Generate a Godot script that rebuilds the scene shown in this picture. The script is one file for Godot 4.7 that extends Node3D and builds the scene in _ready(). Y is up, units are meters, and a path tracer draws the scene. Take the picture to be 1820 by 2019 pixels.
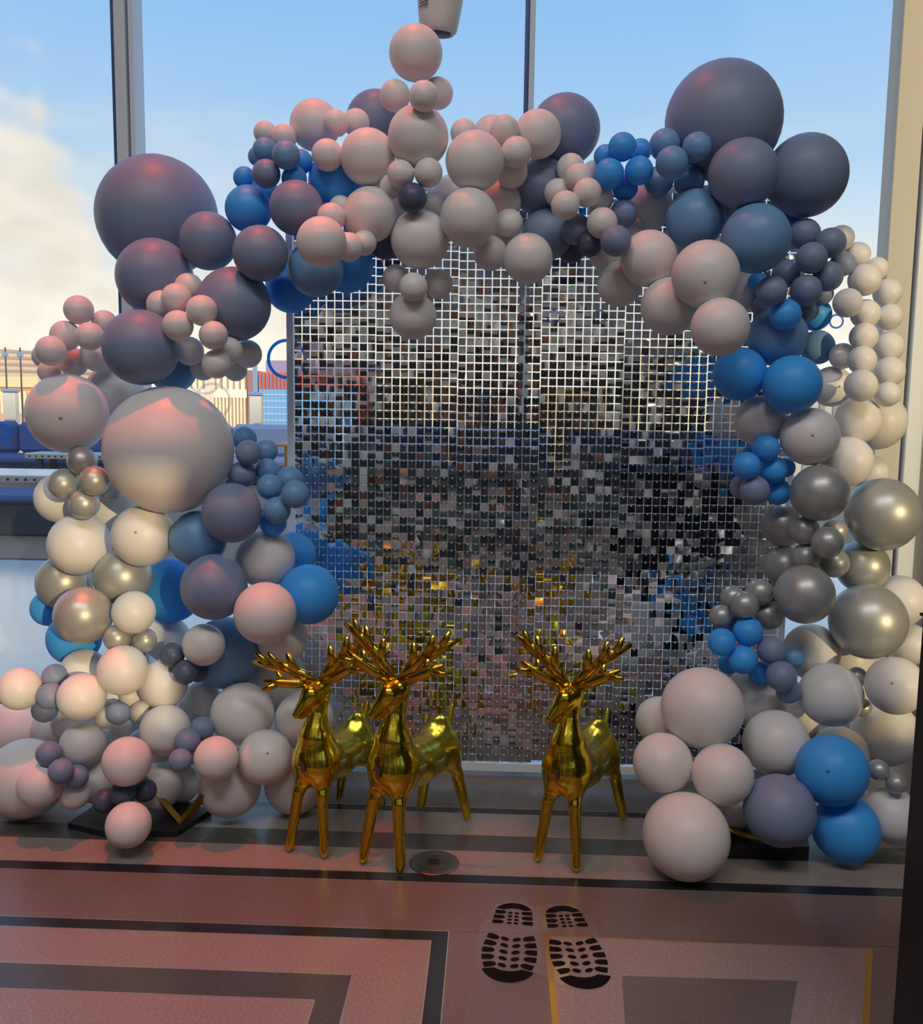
extends Node3D
# A balloon arch with a mirror-sequin backdrop and three golden foil deer in front of a glass wall.

const DARK_ROOM := Color(0.14, 0.145, 0.14)
var rng := RandomNumberGenerator.new()
var used := {}
var M := {}
var speck: ImageTexture
var foil_map: NoiseTexture2D
var skin_shapes: Array[ArrayMesh] = []
var knot_shape: ArrayMesh
var dot_shape: ArrayMesh


func _ready() -> void:
	rng.seed = 7
	camera_and_light()
	materials()
	room()
	windows()
	terrace()
	city()
	floor_inlays()
	backdrop()
	balloons()
	deer_family()
	small_things()


# ------------------------------------------------------------------ camera, sky, sun, lamps
func camera_and_light() -> void:
	var cam := Camera3D.new()
	cam.name = "camera"
	cam.fov = 2.0 * rad_to_deg(atan(1009.5 / 1800.0))
	cam.near = 0.05
	cam.far = 1000.0
	add_child(cam)
	var look := Basis(Vector3.UP, deg_to_rad(2.0)) * Basis(Vector3.RIGHT, deg_to_rad(-6.7)) * Basis(Vector3.BACK, deg_to_rad(0.8))
	cam.transform = Transform3D(look, Vector3(0, 1.384, 3.305))
	cam.current = true

	var env := Environment.new()
	env.background_mode = Environment.BG_SKY
	var sky := Sky.new()
	var pan := PanoramaSkyMaterial.new()
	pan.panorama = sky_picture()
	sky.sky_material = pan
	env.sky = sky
	env.tonemap_mode = Environment.TONE_MAPPER_LINEAR
	env.tonemap_exposure = 1.0
	env.sdfgi_enabled = true
	env.ssao_enabled = true
	env.ssil_enabled = true
	var we := WorldEnvironment.new()
	we.name = "world_environment"
	we.environment = env
	add_child(we)

	var sun := DirectionalLight3D.new()
	sun.name = "sun"
	sun.light_color = Color8(255, 226, 166)
	sun.light_energy = 0.66
	sun.light_angular_distance = 0.6
	sun.shadow_enabled = true
	add_child(sun)
	var az := deg_to_rad(32.0)
	var el := deg_to_rad(12.0)
	var to_sun := Vector3(sin(az) * cos(el), sin(el), cos(az) * cos(el))
	sun.basis = Basis.looking_at(-to_sun, Vector3.UP)

	# fill lights added at the ceiling behind the camera to brighten the balloon fronts
	for k in 2:
		var a := AreaLight3D.new()
		a.name = "added_fill_light"
		a.area_size = Vector2(2.4, 1.2)
		a.light_energy = 13.8
		a.light_color = Color8(250, 244, 244)
		a.shadow_enabled = true
		add_child(a, true)
		a.position = Vector3(-1.9 + 3.4 * k, 6.93, 5.2)
		a.basis = Basis.looking_at(Vector3(0, -1, -0.001), Vector3.BACK)
	# two red heat lamps high over the arch: one over its left leg, one over its crown
	for k in 2:
		var red := SpotLight3D.new()
		red.name = "heat_lamp_light"
		red.light_color = Color8(255, 86, 34)
		red.light_energy = [21.0, 3.4][k]
		red.light_size = 0.1
		red.spot_range = 20.0
		red.spot_attenuation = 2.0
		red.spot_angle = [15.5, 22.0][k]
		red.shadow_enabled = true
		add_child(red, true)
		red.position = Vector3([-1.35, -0.55][k], [6.55, 4.75][k], [0.45, 0.22][k])
		red.basis = Basis.looking_at([Vector3(0.2, -6.5, 0.62), Vector3(0.55, -2.5, 0.05)][k], Vector3.BACK)


func sky_picture() -> ImageTexture:
	var w := 1024
	var h := 512
	var im := Image.create(w, h, false, Image.FORMAT_RGBF)
	var n := FastNoiseLite.new()
	n.seed = 11
	n.noise_type = FastNoiseLite.TYPE_SIMPLEX_SMOOTH
	n.frequency = 1.0
	n.fractal_octaves = 5
	var g := Gradient.new()
	g.offsets = PackedFloat32Array([0.0, 0.055, 0.10, 0.155, 0.25, 0.5, 1.0])
	g.colors = PackedColorArray([Color8(254, 250, 236), Color8(247, 244, 233), Color8(222, 236, 245), Color8(178, 215, 246), Color8(146, 196, 246), Color8(134, 186, 242), Color8(118, 172, 236)])
	var cloud := Color8(252, 243, 224).srgb_to_linear()
	for j in h:
		var e := 90.0 - (j + 0.5) * 180.0 / h
		var base: Color = g.sample(clampf(e / 90.0, 0.0, 1.0)).srgb_to_linear()
		if e < 0.0:
			base = Color8(226, 214, 196).srgb_to_linear()
		for i in w:
			var c := base
			if e > 0.0:
				var a := (i + 0.5) / w * TAU
				var up := sin(deg_to_rad(e)) + 0.12
				var p := Vector3(sin(a) * cos(deg_to_rad(e)) / up, cos(a) * cos(deg_to_rad(e)) / up, 3.0)
				var f := n.get_noise_3d(p.x * 0.55, p.y * 0.9, p.z) * 0.5 + 0.5
				var bank: float = n.get_noise_2d(a * 1.7 + 4.0, 9.0) * 7.0 + 9.0
				# azimuth from the camera's forward axis, negative to its left
				var off := wrapf(rad_to_deg(a), -180.0, 180.0)
				var side := smoothstep(-19.0, -27.0, off) * smoothstep(-110.0, -80.0, off)
				bank = maxf(bank * 0.8, side * (17.5 + n.get_noise_2d(a * 22.0, 3.0) * 4.0 + n.get_noise_2d(a * 9.0 + e * 0.14, e * 0.45) * 4.0))
				var low := smoothstep(bank + 1.2, bank - 4.0, e) * smoothstep(0.30, 0.62, f + 0.22)
				var wisp := smoothstep(0.56, 0.9, f) * 0.4
				var t := clampf(maxf(low * 0.9, wisp), 0.0, 1.0)
				var shade := 0.88 + 0.14 * smoothstep(-0.5, 0.5, n.get_noise_2d(a * 14.0 + 2.0, e * 0.55))
				c = base.lerp(Color(cloud.r * shade, cloud.g * shade, cloud.b * shade * 1.02), t)
				# sky brightened towards the low sun, behind the camera, to light the terrace
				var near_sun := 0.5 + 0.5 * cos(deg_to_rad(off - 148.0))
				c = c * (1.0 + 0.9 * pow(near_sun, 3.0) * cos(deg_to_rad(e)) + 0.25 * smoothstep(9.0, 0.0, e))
			im.set_pixel(i, j, c)
	return ImageTexture.create_from_image(im)


# ------------------------------------------------------------------ materials
func mat(rgb: Color, rough := 0.6, metal := 0.0, spec := 0.5) -> StandardMaterial3D:
	var m := StandardMaterial3D.new()
	m.albedo_color = rgb
	m.roughness = rough
	m.metallic = metal
	m.metallic_specular = spec
	return m


func latex(rgb: Color, through: Color, rough := 0.42) -> StandardMaterial3D:
	var m := mat(rgb, rough, 0.0, 0.45)
	m.backlight_enabled = true
	m.backlight = through
	return m


func terrazzo(rgb: Color, rough := 0.3) -> StandardMaterial3D:
	var m := mat(rgb, rough, 0.0, 0.5)
	m.albedo_texture = speck
	m.uv1_triplanar = true
	m.uv1_world_triplanar = true
	m.uv1_scale = Vector3.ONE * 1.7
	return m


func materials() -> void:
	var im := Image.create(512, 512, false, Image.FORMAT_RGB8)
	var fine := FastNoiseLite.new()
	fine.seed = 3
	fine.frequency = 0.11
	fine.fractal_octaves = 3
	for y in 512:
		for x in 512:
			var v := 0.90 + 0.10 * fine.get_noise_2d(x, y) + rng.randf_range(-0.035, 0.035)
			im.set_pixel(x, y, Color(v, v, v))
	for k in 420:
		var s := rng.randi_range(1, 2)
		var v := 0.99 if rng.randf() < 0.55 else 0.55
		im.fill_rect(Rect2i(rng.randi_range(0, 508), rng.randi_range(0, 508), s, s), Color(v, v, v * 0.98))
	speck = ImageTexture.create_from_image(im)
	var crumple := FastNoiseLite.new()
	crumple.seed = 5
	crumple.noise_type = FastNoiseLite.TYPE_SIMPLEX_SMOOTH
	crumple.fractal_type = FastNoiseLite.FRACTAL_RIDGED
	crumple.frequency = 0.012
	crumple.fractal_octaves = 3
	foil_map = NoiseTexture2D.new()
	foil_map.width = 512
	foil_map.height = 512
	foil_map.seamless = true
	foil_map.as_normal_map = true
	foil_map.bump_strength = 3.0
	foil_map.noise = crumple

	M.W = latex(Color8(233, 230, 228), Color(0.42, 0.41, 0.40))
	M.D = latex(Color8(128, 144, 174), Color(0.09, 0.12, 0.20), 0.47)
	M.U = latex(Color8(112, 160, 204), Color(0.05, 0.16, 0.32), 0.42)
	M.B = latex(Color8(72, 176, 255), Color(0.05, 0.28, 0.55), 0.45)
	M.N = latex(Color8(80, 90, 116), Color(0.03, 0.04, 0.06), 0.4)
	M.S = mat(Color8(178, 180, 178), 0.40, 0.45)
	M.Wk = mat(Color8(200, 192, 180), 0.5)
	M.Dk = mat(Color8(88, 96, 112), 0.45)
	M.Uk = mat(Color8(70, 106, 140), 0.45)
	M.Bk = mat(Color8(36, 108, 172), 0.45)
	M.Nk = mat(Color8(62, 68, 82), 0.45)
	M.Sk = mat(Color8(130, 127, 120), 0.4, 0.4)
	M.dot = mat(Color8(178, 166, 146), 0.5)
	M.dotB = mat(Color8(44, 118, 186), 0.5)
	M.frame_white = mat(Color8(224, 232, 238), 0.45)
	M.frame_dark = mat(Color8(66, 92, 146), 0.4)
	M.jamb = mat(Color8(200, 196, 186), 0.6)
	M.rubber = mat(Color8(30, 38, 48), 0.6)
	M.mirror = mat(Color8(224, 226, 229), 0.055, 1.0)
	M.pin = mat(Color8(244, 246, 248), 0.35)
	M.clear = mat(Color(0.92, 0.95, 0.97, 0.10), 0.04, 0.0, 0.1)
	M.clear.transparency = BaseMaterial3D.TRANSPARENCY_ALPHA
	M.glass = mat(Color(0.86, 0.93, 0.95, 0.03), 0.02, 0.0, 0.0)
	M.glass.transparency = BaseMaterial3D.TRANSPARENCY_ALPHA
	M.film = mat(Color(0.70, 0.66, 0.64, 0.16), 0.12)
	M.film.transparency = BaseMaterial3D.TRANSPARENCY_ALPHA
	M.foil = mat(Color8(226, 198, 62), 0.2, 1.0)
	M.foil.normal_enabled = true
	M.foil.normal_texture = foil_map
	M.foil.normal_scale = 0.38
	M.foil.uv1_triplanar = true
	M.foil.uv1_scale = Vector3.ONE * 2.6
	M.foil_antler = M.foil.duplicate()
	M.foil_antler.normal_scale = 0.7
	M.foil_antler.albedo_color = Color8(214, 178, 62)
	M.foil_antler.uv1_scale = Vector3.ONE * 7.0
	M.brass = mat(Color8(176, 138, 62), 0.35, 0.9)
	M.steel = mat(Color8(118, 116, 112), 0.38, 0.9)
	M.black = mat(Color8(26, 26, 28), 0.5)
	M.vinyl = mat(Color8(24, 28, 36), 0.42, 0.0, 0.35)
	M.print = mat(Color8(20, 19, 20), 0.7, 0.0, 0.2)
	M.ring_blue = latex(Color8(24, 112, 190), Color(0.12, 0.55, 1.0))
	M.ring_white = latex(Color8(250, 248, 240), Color(1.0, 0.98, 0.95))
	M.ring_pale = mat(Color(1.0, 0.99, 0.97, 0.42), 0.5, 0.0, 0.2)
	M.ring_pale.transparency = BaseMaterial3D.TRANSPARENCY_ALPHA
	M.plastic = mat(Color8(222, 222, 216), 0.45)
	M.dark_slot = mat(Color8(74, 84, 100), 0.6)
	M.sofa = mat(Color8(74, 92, 138), 0.9)
	M.sofa_base = mat(Color8(46, 52, 66), 0.85)
	M.sofa_pale = mat(Color8(178, 174, 190), 0.9)
	M.table_top = mat(Color8(238, 240, 242), 0.2)
	M.table_rim = mat(Color8(168, 160, 148), 0.4, 0.5)
	M.stud = mat(Color8(60, 58, 56), 0.35, 0.7)
	M.wood = mat(Color8(214, 150, 86), 0.5)
	M.chrome = mat(Color8(214, 216, 214), 0.12, 1.0)


# ------------------------------------------------------------------ helpers
func numbered(base: String) -> String:
	var k: int = used.get(base, 0)
	used[base] = k + 1
	return base if k == 0 else "%s_%03d" % [base, k]


func thing(called: String, label: String, category: String, at := Vector3.ZERO, turn := 0.0, group := "") -> Node3D:
	var o := Node3D.new()
	o.name = numbered(called)
	add_child(o)
	o.position = at
	o.rotation.y = turn
	tag(o, label, category, group)
	return o


func tag(o: Node3D, label: String, category := "", group := "", kind := "") -> void:
	if label: o.set_meta("label", label)
	if category: o.set_meta("category", category)
	if group: o.set_meta("group", group)
	if kind: o.set_meta("kind", kind)


func put(called: String, mesh: Mesh, m: Material, parent: Node3D = null, xf := Transform3D.IDENTITY) -> MeshInstance3D:
	var o := MeshInstance3D.new()
	o.mesh = mesh
	o.material_override = m
	o.cast_shadow = GeometryInstance3D.SHADOW_CASTING_SETTING_ON
	o.transform = xf
	if parent == null:
		o.name = numbered(called)
		add_child(o)
	else:
		o.name = called
		parent.add_child(o, true)
	return o


func structure(called: String, mesh: Mesh, m: Material, parent: Node3D = null) -> MeshInstance3D:
	var o := put(called, mesh, m, parent)
	if parent == null:
		o.set_meta("kind", "structure")
	return o


func begin() -> SurfaceTool:
	var st := SurfaceTool.new()
	st.begin(Mesh.PRIMITIVE_TRIANGLES)
	st.set_smooth_group(-1)
	return st


func tri(st: SurfaceTool, a: Vector3, b: Vector3, c: Vector3) -> void:
	# corners given counter-clockwise as seen from outside
	st.add_vertex(a)
	st.add_vertex(c)
	st.add_vertex(b)


func quad(st: SurfaceTool, a: Vector3, b: Vector3, c: Vector3, d: Vector3) -> void:
	tri(st, a, b, c)
	tri(st, a, c, d)


func done(st: SurfaceTool) -> ArrayMesh:
	st.generate_normals()
	return st.commit()


func add_box(st: SurfaceTool, lo: Vector3, hi: Vector3, bev := 0.0) -> void:
	var c := (lo + hi) * 0.5
	var h := (hi - lo) * 0.5
	var b := minf(bev, minf(h.x, minf(h.y, h.z)) * 0.9)
	# every corner has three points, each pulled in along the two other axes
	var pt := func(s: Vector3, axis: int) -> Vector3:
		var v := Vector3(h.x - b, h.y - b, h.z - b)
		v[axis] += b
		return c + v * s
	for axis in 3:
		var u := (axis + 1) % 3
		var w := (axis + 2) % 3
		for sg in [-1.0, 1.0]:
			var q: Array[Vector3] = []
			for k in [[-1.0, -1.0], [1.0, -1.0], [1.0, 1.0], [-1.0, 1.0]]:
				var s := Vector3.ZERO
				s[axis] = sg
				s[u] = k[0]
				s[w] = k[1]
				q.append(pt.call(s, axis))
			if sg > 0.0:
				quad(st, q[0], q[1], q[2], q[3])
			else:
				quad(st, q[3], q[2], q[1], q[0])
	if b <= 0.0:
		return
	for axis in 3:
		var u := (axis + 1) % 3
		var w := (axis + 2) % 3
		for su in [-1.0, 1.0]:
			for sw in [-1.0, 1.0]:
				var s0 := Vector3.ZERO
				s0[u] = su
				s0[w] = sw
				var s1 := s0
				s0[axis] = -1.0
				s1[axis] = 1.0
				var a: Vector3 = pt.call(s0, u)
				var e: Vector3 = pt.call(s1, u)
				var f: Vector3 = pt.call(s1, w)
				var g: Vector3 = pt.call(s0, w)
				if su * sw > 0.0:
					quad(st, a, g, f, e) if (g - a).cross(f - a).dot(s0 + s1) > 0.0 else quad(st, a, e, f, g)
				else:
					quad(st, a, e, f, g) if (e - a).cross(f - a).dot(s0 + s1) > 0.0 else quad(st, a, g, f, e)
	for sx in [-1.0, 1.0]:
		for sy in [-1.0, 1.0]:
			for sz in [-1.0, 1.0]:
				var s := Vector3(sx, sy, sz)
				var a: Vector3 = pt.call(s, 0)
				var e: Vector3 = pt.call(s, 1)
				var f: Vector3 = pt.call(s, 2)
				if (e - a).cross(f - a).dot(s) > 0.0:
					tri(st, a, e, f)
				else:
					tri(st, a, f, e)


func box(lo: Vector3, hi: Vector3, bev := 0.0) -> ArrayMesh:
	var st := begin()
	add_box(st, lo, hi, bev)
	return done(st)


func add_lathe(st: SurfaceTool, prof: Array, segs: int, xf := Transform3D.IDENTITY) -> void:
	# prof: Vector2(radius, height) from bottom to top
	for k in segs:
		var a := TAU * k / segs
		var b := TAU * (k + 1) / segs
		for i in prof.size() - 1:
			var p: Vector2 = prof[i]
			var q: Vector2 = prof[i + 1]
			var v0 := xf * Vector3(p.x * sin(a), p.y, p.x * cos(a))
			var v1 := xf * Vector3(p.x * sin(b), p.y, p.x * cos(b))
			var v2 := xf * Vector3(q.x * sin(b), q.y, q.x * cos(b))
			var v3 := xf * Vector3(q.x * sin(a), q.y, q.x * cos(a))
			if p.x > 1e-6:
				tri(st, v0, v1, v2)
			if q.x > 1e-6:
				tri(st, v0, v2, v3)


func lathe(prof: Array, segs := 32, smooth := true) -> ArrayMesh:
	var st := begin()
	st.set_smooth_group(0 if smooth else -1)
	add_lathe(st, prof, segs)
	return done(st)


func add_tube(st: SurfaceTool, pts: Array, radii: Array, segs := 8, flat := 1.0, up := Vector3.BACK) -> void:
	var rings := []
	for i in pts.size():
		var p: Vector3 = pts[i]
		var before: Vector3 = pts[maxi(i - 1, 0)]
		var after: Vector3 = pts[mini(i + 1, pts.size() - 1)]
		var t := (after - before).normalized()
		var x := t.cross(up).normalized()
		var y := x.cross(t).normalized()
		var ring := []
		for k in segs:
			var a := TAU * k / segs
			ring.append(p + (x * cos(a) + y * sin(a) * flat) * radii[i])
		rings.append(ring)
	for i in pts.size() - 1:
		for k in segs:
			var n := (k + 1) % segs
			quad(st, rings[i][n], rings[i][k], rings[i + 1][k], rings[i + 1][n])
	for k in segs:
		var n := (k + 1) % segs
		tri(st, pts[0], rings[0][k], rings[0][n])
		tri(st, pts[-1], rings[-1][n], rings[-1][k])


func prism(outline: PackedVector2Array, y0: float, y1: float) -> ArrayMesh:
	# a flat piece lying on the floor: outline in (x, z)
	var st := begin()
	var idx := Geometry2D.triangulate_polygon(outline)
	for k in range(0, idx.size(), 3):
		var p := outline[idx[k]]
		var q := outline[idx[k + 1]]
		var r := outline[idx[k + 2]]
		if (q - p).cross(r - p) > 0.0:
			var s := q
			q = r
			r = s
		tri(st, Vector3(p.x, y1, p.y), Vector3(q.x, y1, q.y), Vector3(r.x, y1, r.y))
	var ccw := not Geometry2D.is_polygon_clockwise(outline)
	for k in outline.size():
		var p := outline[k]
		var q := outline[(k + 1) % outline.size()]
		if ccw:
			var s := p
			p = q
			q = s
		quad(st, Vector3(p.x, y0, p.y), Vector3(q.x, y0, q.y), Vector3(q.x, y1, q.y), Vector3(p.x, y1, p.y))
	return done(st)


# ------------------------------------------------------------------ room shell
func room() -> void:
	var dark := mat(DARK_ROOM, 0.8)
	var ceil_mat := mat(Color8(120, 118, 114), 0.85)
	structure("ceiling", box(Vector3(-6.2, 7.0, -0.86), Vector3(8.2, 7.2, 8.2)), ceil_mat)
	structure("wall_west", box(Vector3(-6.2, 0, -0.86), Vector3(-6.0, 7.0, 8.2)), dark)
	structure("wall_east", box(Vector3(8.0, 0, -0.86), Vector3(8.2, 7.0, 8.2)), dark)
	# the wall behind the camera with two high window openings, shaped to place the patches of low sun
	var st := begin()
	add_box(st, Vector3(-6, 0, 8), Vector3(8, 2.24, 8.2))
	add_box(st, Vector3(-6, 2.24, 8), Vector3(2.85, 7.0, 8.2))
	add_box(st, Vector3(2.85, 3.1, 8), Vector3(3.82, 7.0, 8.2))
	add_box(st, Vector3(3.82, 2.24, 8), Vector3(5.9, 7.0, 8.2))
	add_box(st, Vector3(5.9, 3.95, 8), Vector3(6.5, 7.0, 8.2))
	add_box(st, Vector3(6.5, 5.6, 8), Vector3(7.5, 7.0, 8.2))
	add_box(st, Vector3(7.5, 2.24, 8), Vector3(8, 7.0, 8.2))
	structure("wall_south", done(st), mat(Color8(150, 152, 152), 0.8))
	structure("trim_wainscot", box(Vector3(-6, 0, 7.9), Vector3(8, 2.0, 8.0)), mat(Color8(44, 44, 46), 0.6))
	structure("floor_carpet", box(Vector3(-6, 0.0, 5.0), Vector3(8, 0.012, 7.9)), mat(Color8(52, 58, 56), 0.95))
	var pale := mat(Color8(214, 212, 204), 0.7)
	var tan := mat(Color8(120, 76, 46), 0.6)
	for k in 6:
		var x: float = [-5.6, -3.9, -2.2, -0.5, 1.2, 4.5][k]
		structure("trim_%d" % (k + 1), box(Vector3(x, 0.0, 7.86), Vector3(x + 0.34, 7.0, 8.0), 0.01), pale if k % 2 == 0 else tan)
	# wall beside the glass, east of the jamb
	structure("wall_north", box(Vector3(1.866, 0, -0.98), Vector3(8.0, 7.0, -0.78)), mat(Color8(150, 148, 146), 0.7))
	# invented ceiling panels: the glowing faces of the two added fill lights
	var glow := mat(Color8(250, 246, 240), 0.6)
	glow.emission_enabled = true
	glow.emission = Color8(255, 240, 224)
	glow.emission_energy_multiplier = 1.6
	for k in 2:
		var t := thing("added_fill_panel", ["long white fill light panel added at the ceiling nearer the west wall", "long white fill light panel added at the ceiling nearer the east wall"][k], "ceiling light", Vector3(-1.9 + 3.4 * k, 6.94, 5.2), 0.0, "added fill light panels")
		put("diffuser", box(Vector3(-1.2, 0, -0.6), Vector3(1.2, 0.02, 0.6)), glow, t)
		var fr := begin()
		for s in [-1.0, 1.0]:
			add_box(fr, Vector3(-1.24, -0.005, s * 0.62 - 0.02), Vector3(1.24, 0.06, s * 0.62 + 0.02))
			add_box(fr, Vector3(s * 1.22 - 0.02, -0.005, -0.6), Vector3(s * 1.22 + 0.02, 0.06, 0.6))
		put("frame", done(fr), M.frame_white, t)
	var bulb := mat(Color8(255, 90, 50), 0.4)
	bulb.emission_enabled = true
	bulb.emission = Color8(255, 70, 30)
	bulb.emission_energy_multiplier = 3.0
	for k in 2:
		var lamp := thing("heat_lamp", ["round red heat lamp hung from the ceiling over the arch's left leg", "round red heat lamp hung from the ceiling over the arch's crown"][k], "lamp", Vector3([-1.35, -0.55][k], [6.57, 4.77][k], [0.45, 0.22][k]), 0.0, "red heat lamps")
		put("shade", lathe([Vector2(0.10, -0.02), Vector2(0.105, 0.0), Vector2(0.09, 0.12), Vector2(0.03, 0.18), Vector2(0.0, 0.18)], 24), M.black, lamp)
		put("rod", box(Vector3(-0.01, 0.17, -0.01), Vector3(0.01, [0.43, 2.23][k], 0.01)), M.black, lamp)
		put("bulb", lathe([Vector2(0.0, -0.06), Vector2(0.04, -0.045), Vector2(0.055, -0.01), Vector2(0.04, 0.03), Vector2(0.0, 0.04)], 16), bulb, lamp)


func windows() -> void:
	var z := -0.8
	var spans := [[-6.0, -1.665], [-1.59, 0.108], [0.132, 1.68]]
	for k in 3:
		var w := Node3D.new()
		w.name = "window_%d" % (k + 1)
		add_child(w)
		w.set_meta("kind", "structure")
		put("pane", box(Vector3(spans[k][0], 0.05, z - 0.006), Vector3(spans[k][1], 6.98, z + 0.006)), M.glass, w)
		put("sill", box(Vector3(spans[k][0], 0.0, z - 0.05), Vector3(spans[k][1], 0.05, z + 0.05), 0.004), M.frame_white, w)
		put("head", box(Vector3(spans[k][0], 6.96, z - 0.05), Vector3(spans[k][1], 7.0, z + 0.05), 0.004), M.frame_white, w)
	var p := Node3D.new()
	p.name = "trim_mullion"
	add_child(p)
	p.set_meta("kind", "structure")
	put("post", box(Vector3(-1.684, 0, z - 0.10), Vector3(-1.652, 7.0, z + 0.02), 0.002), M.frame_dark, p)
	put("cover", box(Vector3(-1.655, 0, z - 0.07), Vector3(-1.606, 7.0, z + 0.06), 0.004), M.frame_white, p)
	put("gasket", box(Vector3(-1.606, 0, z - 0.07), Vector3(-1.597, 7.0, z + 0.03)), M.frame_dark, p)
	put("cover", box(Vector3(-1.597, 0, z - 0.07), Vector3(-1.576, 7.0, z + 0.05), 0.003), M.frame_white, p)
	var q := Node3D.new()
	q.name = "trim_slim_mullion"
	add_child(q)
	q.set_meta("kind", "structure")
	put("post", box(Vector3(0.100, 0, z - 0.08), Vector3(0.118, 7.0, z + 0.01), 0.002), M.frame_dark, q)
	put("cover", box(Vector3(0.118, 0, z - 0.06), Vector3(0.141, 7.0, z + 0.04), 0.003), M.frame_white, q)
	var r := Node3D.new()
	r.name = "trim_jamb"
	add_child(r)
	r.set_meta("kind", "structure")
	put("cover", box(Vector3(1.672, 0, z - 0.10), Vector3(1.785, 7.0, z + 0.02), 0.004), M.jamb, r)
	put("gasket", box(Vector3(1.785, 0, z - 0.10), Vector3(1.794, 7.0, z - 0.01)), M.rubber, r)
	put("cover", box(Vector3(1.794, 0, z - 0.10), Vector3(1.868, 7.0, z + 0.04), 0.004), M.frame_white, r)
	# ring stickers on the glass
	for d in [
		[-0.934, 1.576, 0.089, 0.014, "ring_blue", "large blue ring sticker on the glass beside the sequin wall's edge"],
		[1.477, 1.767, 0.032, 0.008, "ring_blue", "small blue ring sticker on the glass inside the right balloon string"],
		[-2.239, 1.235, 0.034, 0.010, "ring_blue", "small blue ring sticker on the glass over the blue sofa"],
		[-1.307, 1.495, 0.083, 0.012, "ring_pale", "upper white ring sticker on the glass before the striped hotel"],
		[-1.270, 1.385, 0.083, 0.012, "ring_pale", "lower white ring sticker overlapping another before the striped hotel"],
		[0.251, 1.773, 0.031, 0.008, "ring_blue", "small blue ring sticker seen through the sequin wall, by slim mullion"],
		[0.451, 1.776, 0.031, 0.008, "ring_blue", "small blue ring sticker seen through the sequin wall, further right"],
	]:
		var st := begin()
		var ro: float = d[2]
		var ri: float = ro - d[3]
		for k in 48:
			var a := TAU * k / 48
			var b := TAU * (k + 1) / 48
			var ca := Vector3(cos(a), sin(a), 0)
			var cb := Vector3(cos(b), sin(b), 0)
			var f := Vector3(0, 0, 0.0015)
			quad(st, ca * ri + f, ca * ro + f, cb * ro + f, cb * ri + f)
			quad(st, ca * ro, cb * ro, cb * ro + f, ca * ro + f)
			quad(st, cb * ri, ca * ri, ca * ri + f, cb * ri + f)
		var o := put("ring_sticker", done(st), M[d[4]], null, Transform3D(Basis.IDENTITY, Vector3(d[0], d[1], z + 0.0065)))
		tag(o, d[5], "sticker", "ring stickers on the glass")


# ------------------------------------------------------------------ terrace and city
func sofa(at: Vector3, length: float, cushions: int, seat_m: Material, base_m: Material, label: String, back_h: float) -> void:
	var t := thing("outdoor_sofa", label, "sofa", at, 0.0)
	put("base", box(Vector3(0, 0, 0), Vector3(length, 0.28, 0.95), 0.02), base_m, t)
	for k in cushions:
		var a := length * k / cushions + 0.008
		var b := length * (k + 1) / cushions - 0.008
		put("seat_cushion", box(Vector3(a, 0.285, 0.2), Vector3(b, 0.44, 0.97), 0.05), seat_m, t)
		put("back_cushion", box(Vector3(a, 0.42, -0.05), Vector3(b, back_h, 0.22), 0.08), seat_m, t)


func studded_table(lo: Vector2, hi: Vector2, top: float, cut: float, label: String) -> void:
	var t := thing("studded_table", label, "table", Vector3.ZERO)
	var o := PackedVector2Array([Vector2(lo.x + cut, lo.y), Vector2(hi.x - cut, lo.y), Vector2(hi.x, lo.y + cut), Vector2(hi.x, hi.y - cut), Vector2(hi.x - cut, hi.y), Vector2(lo.x + cut, hi.y), Vector2(lo.x, hi.y - cut), Vector2(lo.x, lo.y + cut)])
	put("table_top", prism(o, top - 0.012, top), M.table_top, t)
	put("rim", prism(Geometry2D.offset_polygon(o, 0.012)[0], top - 0.085, top - 0.012), M.table_rim, t)
	var st := begin()
	st.set_smooth_group(0)
	for k in 8:
		var a := o[k]
		var b := o[(k + 1) % 8]
		var n := int(a.distance_to(b) / 0.1)
		var outw := Vector2(b.y - a.y, a.x - b.x).normalized()
		for i in n:
			var p := a.lerp(b, (i + 0.5) / n) + outw * 0.014
			add_lathe(st, [Vector2(0.0, -0.017), Vector2(0.012, -0.012), Vector2(0.017, 0.0), Vector2(0.012, 0.012), Vector2(0.0, 0.017)], 8, Transform3D(Basis.IDENTITY, Vector3(p.x, top - 0.048, p.y)))
	put("studs", done(st), M.stud, t).set_meta("kind", "stuff")
	for sx in [0.12, 0.88]:
		for sz in [0.12, 0.88]:
			var c := Vector2(lerpf(lo.x, hi.x, sx), lerpf(lo.y, hi.y, sz))
			put("leg", box(Vector3(c.x - 0.045, 0, c.y - 0.045), Vector3(c.x + 0.045, top - 0.085, c.y + 0.045), 0.006), M.sofa_base, t)


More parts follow.
